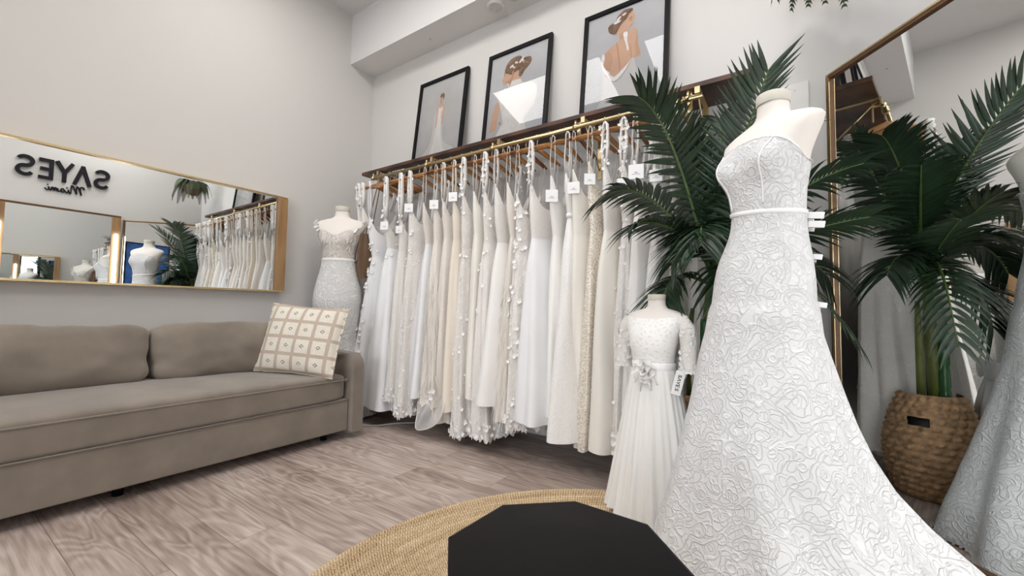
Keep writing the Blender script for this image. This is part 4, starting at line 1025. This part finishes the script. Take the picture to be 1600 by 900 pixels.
# --- child's dress
zg = lambda z: .60 + (min(z, 1.49) - 1.2) * .80 + max(0, z - 1.49) * .66
FG = Form((-.49, 1.81), (-.24, -.97), zg, .70, .004)
t = thing('child_dress_form', 'small linen dress form wearing the short-sleeved tulle dress', 'dress form', (-.49, 1.81, 0))
FG.torso(t, M['linen'], 1.0); FG.cap(t, M['cap'], h=.016); FG.stand(t, .46)
gd = thing('flower_girl_dress', 'child size white tulle dress with lace sleeves and flower sash', 'child dress', (-.49, 1.81, 0))
def gneck(a):
    aa = (a + PI) % (2 * PI) - PI; return 1.497 + .002 * math.cos(2 * aa) - .022 * math.exp(-(aa / .9) ** 2)
b = MB(); rows = []
for i in range(24):
    rows.append([FG.pt(2 * PI * j / 72, lerp(1.20, gneck(2 * PI * j / 72), i / 23), .006) for j in range(72)])
b.grid(rows, True); b.build('bodice', M['dotmesh'], gd)
def gsk(a, z, off=0):
    k = (.625 - z) / .62; r = .088 + .115 * k ** .9
    f = 1 + (.05 + .05 * k) * k ** .5 * (math.cos(17 * a + .8 * math.sin(4 * z)) * .5 + .5 * math.cos(29 * a + 1)) 
    c = FG.c + Vector((.005 * k, .012 * k, 0))
    d = FG.F * math.cos(a) * .92 + FG.S * math.sin(a)
    return c + d * (r * f + off) + Vector((0, 0, z))
b = MB(); rows = []
for i in range(30):
    z = lerp(.612, .012, i / 29); rows.append([gsk(2 * PI * j / 200, z) + Vector((0, 0, (.012 * math.sin(7 * 2 * PI * j / 200) + .01) * (i / 29) ** 6)) for j in range(200)])
b.grid(rows, True); b.build('skirt', M['tulle'], gd)
b = MB(); rr = []
for dz, off in ((-.038, .006), (-.03, .012), (-.012, .008), (0, .011), (.012, .008), (.028, .012), (.036, .006)):
    rr.append([FG.pt(2 * PI * j / 64, 1.20, off + .004) + Vector((0, 0, dz + .006 - .0)) for j in range(64)])
b.grid(rr, True); sash = b.build('sash', M['gownband'], gd)
fc = FG.pt(.12, 1.20, .03) + Vector((0, 0, .012)); b = MB()
for ring_, (rr_, cnt) in enumerate(((.050, 6), (.035, 5), (.020, 4))):
    for k in range(cnt):
        an = 2 * PI * k / cnt + ring_ * .5; d = FG.S * math.cos(an) + Vector((0, 0, math.sin(an))); e = FG.F.cross(d)
        c0 = fc + FG.F * (.006 + ring_ * .007); rows = []
        for u in range(5):
            uu = u / 4; wv = rr_ * .55 * math.sin(PI * (.15 + .7 * uu)); cc = c0 + d * rr_ * uu + FG.F * (.010 * math.sin(PI * uu * .8))
            rows.append([cc - e * wv + FG.F * .012, cc - e * wv * .4, cc + e * wv * .4, cc + e * wv + FG.F * .012])
        b.grid(rows, False)
fl = b.build('sash_flower', M['rose'], sash)
b = MB()
for dx, dz in ((-.045, -.055), (-.02, -.085), (.03, -.075), (.055, -.05)):
    q = [fc - FG.F * .002, fc + FG.S * dx * .6 + Vector((0, 0, dz * .4)) + FG.F * .012, fc + FG.S * dx + Vector((0, 0, dz)) + FG.F * .006]
    b.tube(q, .006, 6, .25)
b.build('ribbon_tail', M['gownband'], sash)
for sg in (1, -1):
    sh = FG.pt(sg * PI / 2, 1.468, -.012); b = MB()
    pts = [sh + Vector((0, 0, .012)), sh + FG.S * sg * .022 + Vector((0, 0, -.03)), sh + FG.S * sg * .03 + Vector((0, 0, -.09)), sh + FG.S * sg * .032 + FG.F * .005 + Vector((0, 0, -.15)), sh + FG.S * sg * .033 + FG.F * .01 + Vector((0, 0, -.195))]
    b.tube(pts, [.022, .030, .030, .028, .030], 20, 1.1, False); sl = b.build('sleeve', M['lacefine'], gd)
    b = MB()
    for k in range(40):
        tt = random.random(); p = lerp(pts[1], pts[4], tt); an = random.random() * 6.28; d = Vector((math.cos(an), math.sin(an), 0)); b.flower(p + d * .031, d, .011)
    for k in range(16):
        an = k * 2 * PI / 16; d = Vector((math.cos(an), math.sin(an), 0)); b.flower(pts[4] + d * .031, d, .013)
    b.build('sleeve_lace', M['flower'], sl)
bc = FG.pt(PI, 1.20, .02) + Vector((0, 0, .01)); b = MB()                     # bow tied at the back
for sg in (1, -1):
    rows = []
    for i in range(9):
        u = i / 8; c0 = bc + FG.S * sg * .095 * u - FG.F * (.012 + .02 * math.sin(PI * u)); hh = .012 + .040 * math.sin(PI * min(1, u * .8))
        rows.append([c0 + Vector((0, 0, hh * math.cos(k))) - FG.F * (.014 * math.sin(k)) for k in [2 * PI * j / 10 for j in range(10)]])
    b.grid(rows, True, True, True); b.tube([bc - FG.F * .01, bc + FG.S * sg * .03 - FG.F * .03 + Vector((0, 0, -.12)), bc + FG.S * sg * .05 - FG.F * .05 + Vector((0, 0, -.26))], [.01, .018, .022], 8, .2)
b.build('back_bow', M['gownband'], sash)
# hang tag with the shop's name
tp = Vector((-.375, 1.735, .575))
tg = thing('name_tag', 'white swing tag printed SAYES hanging from the child dress sleeve', 'tag', tp)
tg.rotation_euler = (0, math.radians(14), math.radians(18))
b = MB(); b.box((-.018, -.001, -.05), (.018, .001, .045), .0005); b.build('card', M['tag'], tg, False, True)
b = MB(); b.tube([(0, 0, .043), (-.004, .004, .075), (-.012, .012, .10)], .0008, 5); b.build('string', M['tag'], tg, True, True)
def mini(b, strokes, x0, z0, sc, w):
    # small flat letters on the card, running down its length
    for st in strokes:
        P = [Vector((x0 + v * sc, z0 - u * sc)) for u, v in st]
        for a, c in zip(P, P[1:]):
            d = (c - a); l = d.length or 1e-6; d = d / l; nn = Vector((-d.y, d.x)) * w / 2; a2, c2 = a - d * w * .3, c + d * w * .3
            b.add([(a2.x + nn.x, -.0014, a2.y + nn.y), (a2.x - nn.x, -.0014, a2.y - nn.y), (c2.x - nn.x, -.0014, c2.y - nn.y), (c2.x + nn.x, -.0014, c2.y + nn.y)], [(0, 1, 2, 3)])
SS = [[(.85, .85), (.5, 1), (.15, .8), (.3, .55), (.7, .45), (.85, .2), (.5, 0), (.1, .15)]]
AA = [[(0, 0), (.5, 1)], [(.5, 1), (1, 0)]]; YY = [[(0, 1), (.5, .5)], [(1, 1), (.5, .5)], [(.5, .5), (.5, 0)]]; EE = [[(.1, 0), (.1, 1)], [(.1, 1), (.8, 1)], [(.1, .5), (.7, .5)], [(.1, 0), (.8, 0)]]
b = MB()
for k, g in enumerate((SS, AA, YY, EE, SS)): mini(b, g, -.006, .030 - k * .0135, .0115, .0026)
b.build('print', M['sign'], tg, False, True)

# --- lace gown on the form by the left corner
FL = Form((-2.98, 1.96), (.60, -.80), lambda z: z + .02, 1.06, .030)
t = thing('dress_form', 'linen dress form in the far left corner behind the sofa arm', 'dress form', (-2.98, 1.96, 0))
FL.torso(t, M['linen']); FL.cap(t, M['cap']); FL.stand(t, .76)
g2 = thing('leaf_lace_gown', 'fitted leaf lace gown with illusion bodice behind the sofa arm', 'wedding gown', (-2.98, 1.96, 0))
def sweet(a):
    aa = (a + PI) % (2 * PI) - PI
    return 1.405 + .030 * math.exp(-((abs(aa) - .65) / .4) ** 2) - .03 * math.exp(-(aa / .25) ** 2) - .03 * (abs(aa) / PI)
b = MB(); rows = []
for i in range(24): rows.append([FL.pt(2 * PI * j / 72, lerp(1.185, sweet(2 * PI * j / 72), i / 23), .006) for j in range(72)])
b.grid(rows, True); bo = b.build('bodice', corded_mat('illusion_lace', (0.60, 0.535, 0.475), (0.84, 0.82, 0.79), .9, .6), g2)
b = MB()
for k in range(90):
    a = random.uniform(-1.6, 1.6); z = random.uniform(1.2, sweet(a) - .01)
    if random.random() < .5: z = random.uniform(1.31, sweet(a) - .005)
    p = FL.pt(a, z, .008); nr = FL.F * math.cos(a) + FL.S * math.sin(a); e = nr.cross(Vector((0, 0, 1))).normalized(); an = random.uniform(-.9, .9); d = (Vector((0, 0, 1)) * math.cos(an) + e * math.sin(an)); w_ = nr.cross(d) * .006
    l = random.uniform(.03, .05); b.add([p - d * l / 2, p + w_ + nr * .004, p + d * l / 2 + nr * .003, p - w_ + nr * .004], [(0, 1, 2, 3)])
b.build('leaf_applique', M['flower'], bo)
def sk2(a, z):
    if z > .80: return FL.pt(a, z, .010)
    k = (.80 - z) / .80; base = FL.pt(a, .80, .010) - FL.c; base.z = 0
    f = (1 + .75 * max(0, (k - .30) / .7) ** 1.4 - .04 * math.sin(PI * min(1, k * 2))) * (1 + .05 * k * math.cos(8 * a))
    return FL.c + base * f + Vector((0, 0, z + .02))
b = MB(); rows = []
for i in range(40):
    z = lerp(1.192, .0, i / 39); rows.append([sk2(2 * PI * j / 96, z) for j in range(96)])
b.grid(rows, True); sk = b.build('skirt', corded_mat('skirt_leaf_lace', (0.64, 0.625, 0.61), (0.84, 0.83, 0.815), .75, .7, spark=True), g2)
b = MB()
for sg in (1, -1):
    p0 = FL.pt(sg * .95, 1.40, .008); p1 = FL.pt(sg * 1.32, 1.503, .006); p2 = FL.pt(sg * 1.9, 1.42, .008)
    for k in range(26):
        u = random.random(); q = lerp(p0, p1, u * 2) if u < .5 else lerp(p1, p2, u * 2 - 1)
        b.flower(q + Vector((random.uniform(-.012, .012), random.uniform(-.012, .012), random.uniform(-.006, .012))), (random.uniform(-.4, .6), -1, .8), .017)
b.build('shoulder_strap', M['flower'], g2)
b = MB(); rr = []
for dz, off in ((-.012, .010), (-.008, .014), (.008, .014), (.012, .010)): rr.append([FL.pt(2 * PI * j / 64, 1.195 + dz, off) for j in range(64)])
b.grid(rr, True); b.build('waist_band', M['flower'], g2)

# ------------------------------------------------------------------ rug and pouf
RC = (-.275, 1.006)
b = MB(); prof = [(.001, .010)]
Rr = 1.034; pitch = 1 / 44.0
r = .0
while r < Rr - pitch:
    for u, zz in ((.04, .006), (.25, .0125), (.5, .0145), (.75, .0125), (.96, .006)): prof.append((r + u * pitch + .001, zz))
    r += pitch
prof += [(r + .004, .006), (r + .006, .0005)]
b.lathe(prof, (RC[0], RC[1], 0), 180)
rug = single('jute_rug', b, jute_mat(RC), 'round braided jute rug under the black pouf', 'rug', (RC[0], RC[1], 0))
PC = (-.342, .682)
pf = thing('octagonal_pouf', 'black leatherette octagonal pouf on the jute rug', 'pouf', (PC[0], PC[1], .0146))
OCT = [(-.553, .606), (-.542, .768), (-.421, .886), (-.263, .880), (-.148, .762)]
OCT += [(2 * PC[0] - p[0], 2 * PC[1] - p[1]) for p in OCT[1:4]]
OCT = [(PC[0] + .216 * math.cos(math.radians(199.8 - 45 * i)), PC[1] + .216 * math.sin(math.radians(199.8 - 45 * i))) for i in range(8)]
def oring(sc, z): return [(PC[0] + (x - PC[0]) * sc, PC[1] + (y - PC[1]) * sc, z) for x, y in OCT]
b = MB(); b.grid([oring(1, .0146), oring(1, .395)], True, True, True); b.build('side_panel', M['leather'], pf, False)
b = MB(); b.grid([oring(1.006, .396), oring(1.006, .416), oring(.997, .4195), oring(.97, .421), oring(.5, .4225)], True, True, True); b.build('top_cushion', M['leather'], pf, False)

# ------------------------------------------------------------------ palm in its basket
BC = Vector((-.36, 2.10, 0))
palm = thing('potted_palm', 'tall dark green palm standing in a woven basket behind the strapless gown', 'plant', BC)
b = MB(); rows = []; NR = 15; na = 200
def bprof(t): return .098 + .080 * math.sin(PI * (.15 + .78 * t)) - .006 * t
hole = []
zr = []
for i in range(NR * 6 + 1):
    t_ = i / (NR * 6); ro = int(i / 6); ph = (i % 6) / 6
    rr = []
    for j in range(na):
        a = 2 * PI * j / na
        bul = .013 * math.sin(PI * ph) * (.55 + .45 * math.sin(a * 24 + ro * 2.4 + 2.6 * (ph - .5)))
        rr.append((BC.x + (bprof(t_) + bul) * math.cos(a), BC.y + (bprof(t_) + bul) * math.sin(a), .002 + .478 * t_))
    rows.append(rr)
o0 = len(b.v)
for rr in rows: b.v += [Vector(p) for p in rr]
aw = math.atan2(2.25 - 2.10, .25 + .36) ; 
for i in range(len(rows) - 1):
    for j in range(na):
        a = 2 * PI * j / na; t_ = i / (len(rows) - 1)
        hit = False
        for ha in (math.radians(14), math.radians(194)):
            d = (a - ha + PI) % (2 * PI) - PI
            if abs(d) * .165 < .042 and .70 < t_ < .785: hit = True
        if hit: continue
        k = (j + 1) % na; b.f.append((i * na + j, i * na + k, (i + 1) * na + k, (i + 1) * na + j))
bk = b.build('basket', M['basket'], palm)
b = MB(); b.lathe([(.085, .012), (.145, .25), (.130, .36), (.085, .43)], BC, 40, True, True); b.build('inner_pot', M['basketdark'], palm)
def palm_frond(base, tip, arch, ll, nl, droop, seed, wid=.0125, twist=0.0, start=.16):
    rnd = random.Random(seed); base, tip = Vector(base), Vector(tip)
    mid = (base + tip) / 2 + Vector(arch)
    def P(t): return base * (1 - t) ** 2 + mid * 2 * t * (1 - t) + tip * t * t
    def Tn(t): return ((mid - base) * (1 - t) + (tip - mid) * t).normalized()
    b = MB(); b.tube([P(i / 16) for i in range(17)], [.0085 - .0065 * i / 16 for i in range(17)], 7)
    ra = b
    lf = MB()
    for i in range(nl):
        u = (i + .5) / nl; t = start + (1 - start) * u
        tg_ = Tn(t); side0 = tg_.cross(Vector((0, 0, 1)))
        if side0.length < .05: side0 = Vector((1, 0, 0))
        side0.normalize(); upv = side0.cross(tg_)
        q = Matrix.Rotation(twist, 3, tg_); side0 = q @ side0; upv = q @ upv
        for sg in (-1, 1):
            l = ll * (.40 + .60 * math.sin(PI * (.10 + .80 * u)) ** .7) * rnd.uniform(.88, 1.08)
            fwd = lerp(.30, 1.15, u ** 1.5) + rnd.uniform(-.1, .1)
            d = (side0 * sg + tg_ * fwd + upv * rnd.uniform(.05, .32)).normalized()
            p = P(t); pts = []
            for k in range(6):
                s_ = k / 5; pts.append(p + d * l * s_ + Vector((0, 0, -droop * l * s_ ** 2.2)) + tg_ * (.10 * l * s_ * s_))
            nrm = (d.cross(tg_ if abs(d.dot(tg_)) < .9 else upv)).normalized()
            wv = (upv.cross(d)).normalized() if upv.cross(d).length > .1 else nrm
            ws = [.45, .95, 1, .85, .5, .04]
            rows = [[pts[k] - wv * wid * ws[k] + upv * .003 * ws[k], pts[k], pts[k] + wv * wid * ws[k] + upv * .003 * ws[k]] for k in range(6)]
            for r_ in rows:
                for p_ in r_:
                    p_.y = min(p_.y, YB - .02)
                    e_ = (p_ - Vector((.155, 2.382, 0))).dot(wn)
                    if e_ < .03: p_ += wn * (.03 - e_)
            lf.grid(rows, False)
    fo = lf.build('frond', M['leaf'], palm, True); ra.build('rachis', M['rachis'], fo)
    return fo
CR = Vector((-.30, 2.10, 1.02))
ST = [(BC + Vector((.0, -.02, .40)), CR + Vector((0, 0, .08)), .026), (BC + Vector((-.05, .0, .40)), CR + Vector((-.09, .01, -.15)), .018), (BC + Vector((.05, .03, .40)), CR + Vector((.06, .03, -.1)), .016)]
for p0, p1, rd in ST:
    b = MB(); mid = (p0 + p1) / 2 + Vector((p0.x - BC.x, 0, 0)) * .4
    b.tube([p0, lerp(p0, mid, .6), mid, lerp(mid, p1, .6), p1], [rd, rd * .95, rd * .85, rd * .75, rd * .5], 12); b.build('stem', M['stemg'], palm)
b = MB(); p0 = BC + Vector((.03, -.05, .40)); p1 = p0 + Vector((.0, .0, .42))
pts, rad = [], []
for i in range(25):
    pts.append(lerp(p0, p1, i / 24)); rad.append(.022 - .004 * i / 24 - (.003 if i % 6 == 0 else 0))
b.tube(pts, rad, 14); b.build('cane', M['bamboo'], palm)
FR = [
 # tip, arch, leaflet length, count, droop, twist
 ((-.06, 1.80, 1.77), (-.02, .06, .06), .215, 24, .02, .15),
 ((-.55, 1.80, 1.80), (.0, -.0, .32), .21, 26, .18, .2),
 ((-.695, 1.77, 1.365), (-.06, -.03, .34), .18, 24, .40, .2),
 ((-.565, 1.73, 1.20), (-.08, -.05, .18), .16, 22, .4, .2),
 ((-.46, 1.84, .84), (-.10, .0, .18), .18, 18, .4, .1),
 ((.24, 1.98, 1.21), (.0, .0, .06), .20, 24, .25, -.3),
 ((.24, 2.08, 1.44), (.0, .0, .18), .20, 24, .3, -.2),
 ((.20, 2.0, .735), (.04, .0, .28), .14, 16, .5, -.1),
 ((-.10, 1.86, 1.36), (.0, .02, .14), .20, 24, .35, 0),
 ((-.42, 1.84, 1.05), (.0, -.04, .22), .18, 22, .4, .2),
 ((-.18, 1.90, .80), (.02, -.06, .24), .19, 18, .5, .1),
 ((-.30, 2.36, 1.86), (.02, .02, .10), .20, 28, .3, -.2),
 ((.03, 2.21, 1.66), (.02, .02, .26), .20, 28, .25, 0),
 ((-.10, 2.33, 1.70), (.02, .02, .14), .19, 26, .35, -.4),
 ((-.40, 1.98, 1.66), (-.02, -.02, .16), .20, 26, .25, .2),
 ((-.46, 2.10, 1.60), (-.05, -.02, .22), .20, 24, .3, .3),
 ((.12, 2.20, 1.02), (.05, .02, .22), .19, 20, .5, -.2),
 ((-.30, 1.80, 1.12), (-.02, -.02, .30), .18, 20, .5, .2),
]
for k, (tip, arch, ll, nl, dr, tw) in enumerate(FR):
    nl = int(nl * 1.3)
    palm_frond(CR + Vector((random.uniform(-.02, .02), random.uniform(-.02, .02), random.uniform(-.06, .10))), tip, arch, ll, nl, dr, 100 + k, .0095, tw)

# ------------------------------------------------------------------ hanging fern, corner foliage, cable
FC = Vector((.17, 2.21, 2.45))
fern = thing('hanging_fern', 'green fern in a brown hanging pot above the angled mirror', 'plant', FC)
b = MB(); b.lathe([(.02, -.11), (.07, -.09), (.105, -.03), (.115, .03), (.118, .05), (.10, .05), (.095, .02)], FC, 32, True, True); b.build('pot', M['pot'], fern)
b = MB()
for a in (0, 2.1, 4.2): b.tube([FC + Vector((.11 * math.cos(a), .11 * math.sin(a), .045)), FC + Vector((0, 0, .45))], .002, 5)
b.tube([FC + Vector((0, 0, .44)), (FC.x, FC.y, ZC - .001)], .003, 6); b.build('hanging_cord', M['cable'], fern)
for k in range(16):
    a = k * 2 * PI / 16 + random.uniform(-.15, .15); d = Vector((math.cos(a), math.sin(a), 0)); l = random.uniform(.18, .27)
    if d.y > .3: l *= .75
    base = FC + d * .07 + Vector((0, 0, .04)); tip = base + d * l * .75 + Vector((0, 0, -random.uniform(.12, .24))); mid = base + d * l * .5 + Vector((0, 0, .10))
    lf = MB(); side = Vector((-d.y, d.x, 0))
    for i in range(26):
        t_ = .08 + .92 * i / 25; p = base * (1 - t_) ** 2 + mid * 2 * t_ * (1 - t_) + tip * t_ * t_; tg_ = ((mid - base) * (1 - t_) + (tip - mid) * t_).normalized()
        ln = .052 * math.sin(PI * (.12 + .84 * t_)) + .008
        for sg in (-1, 1):
            e = (side * sg + tg_ * .45).normalized(); w_ = tg_ * .0075
            lf.add([p - w_ * .5, p + e * ln * .5 - w_ + Vector((0, 0, .004)), p + e * ln + Vector((0, 0, -.008)), p + e * ln * .5 + w_ + Vector((0, 0, .004)), p + w_ * .5], [(0, 1, 2, 3, 4)])
    lf.tube([base * (1 - t_) ** 2 + mid * 2 * t_ * (1 - t_) + tip * t_ * t_ for t_ in [i / 10 for i in range(11)]], .002, 5)
    lf.build('frond', M['fern'], fern)

cp = thing('corner_plant', 'dark broad-leaved plant in the far corner behind the left gowns', 'plant', (-3.02, 2.36, 0))
b = MB(); b.lathe([(.07, .0), (.09, .2), (.095, .22), (.08, .22), (.075, .19)], (-3.02, 2.36, .001), 24, True, True); b.build('pot', M['basketdark'], cp)
b = MB(); b.tube([(-3.02, 2.36, .19), (-3.0, 2.34, .6), (-2.96, 2.30, 1.15)], [.012, .010, .006], 8); b.build('stem', M['darkleaf'], cp)
for k in range(14):
    z = .42 + .72 * k / 13; a = k * 2.4; d = Vector((math.cos(a), math.sin(a), .15)); d.normalize(); p = Vector((-3.01 + .05 * (z - .4), 2.35 - .05 * (z - .4), z)); l = .19 if d.y < .4 and d.x > -.5 else .10
    s = Vector((-d.y, d.x, 0)).normalized(); rows = []
    for i in range(7):
        u = i / 6; c0 = p + d * l * u + Vector((0, 0, .05 * u - .14 * u * u)); w_ = .030 * math.sin(PI * (.05 + .93 * u)); rows.append([c0 - s * w_ + Vector((0, 0, .008)), c0, c0 + s * w_ + Vector((0, 0, .008))])
    b = MB(); b.grid(rows, False); b.build('leaf', M['darkleaf'], cp)

b = MB(); b.tube([(-2.60, 1.86, .006), (-2.55, 1.93, .006), (-2.47, 1.99, .006), (-2.43, 2.08, .006), (-2.36, 2.16, .006), (-2.25, 2.25, .006), (-2.2, 2.45, .006)], .005, 8)
single('power_cable', b, M['cable'], 'pale grey cable lying on the floor beside the sofa arm', 'cable', (-2.43, 2.08, 0))
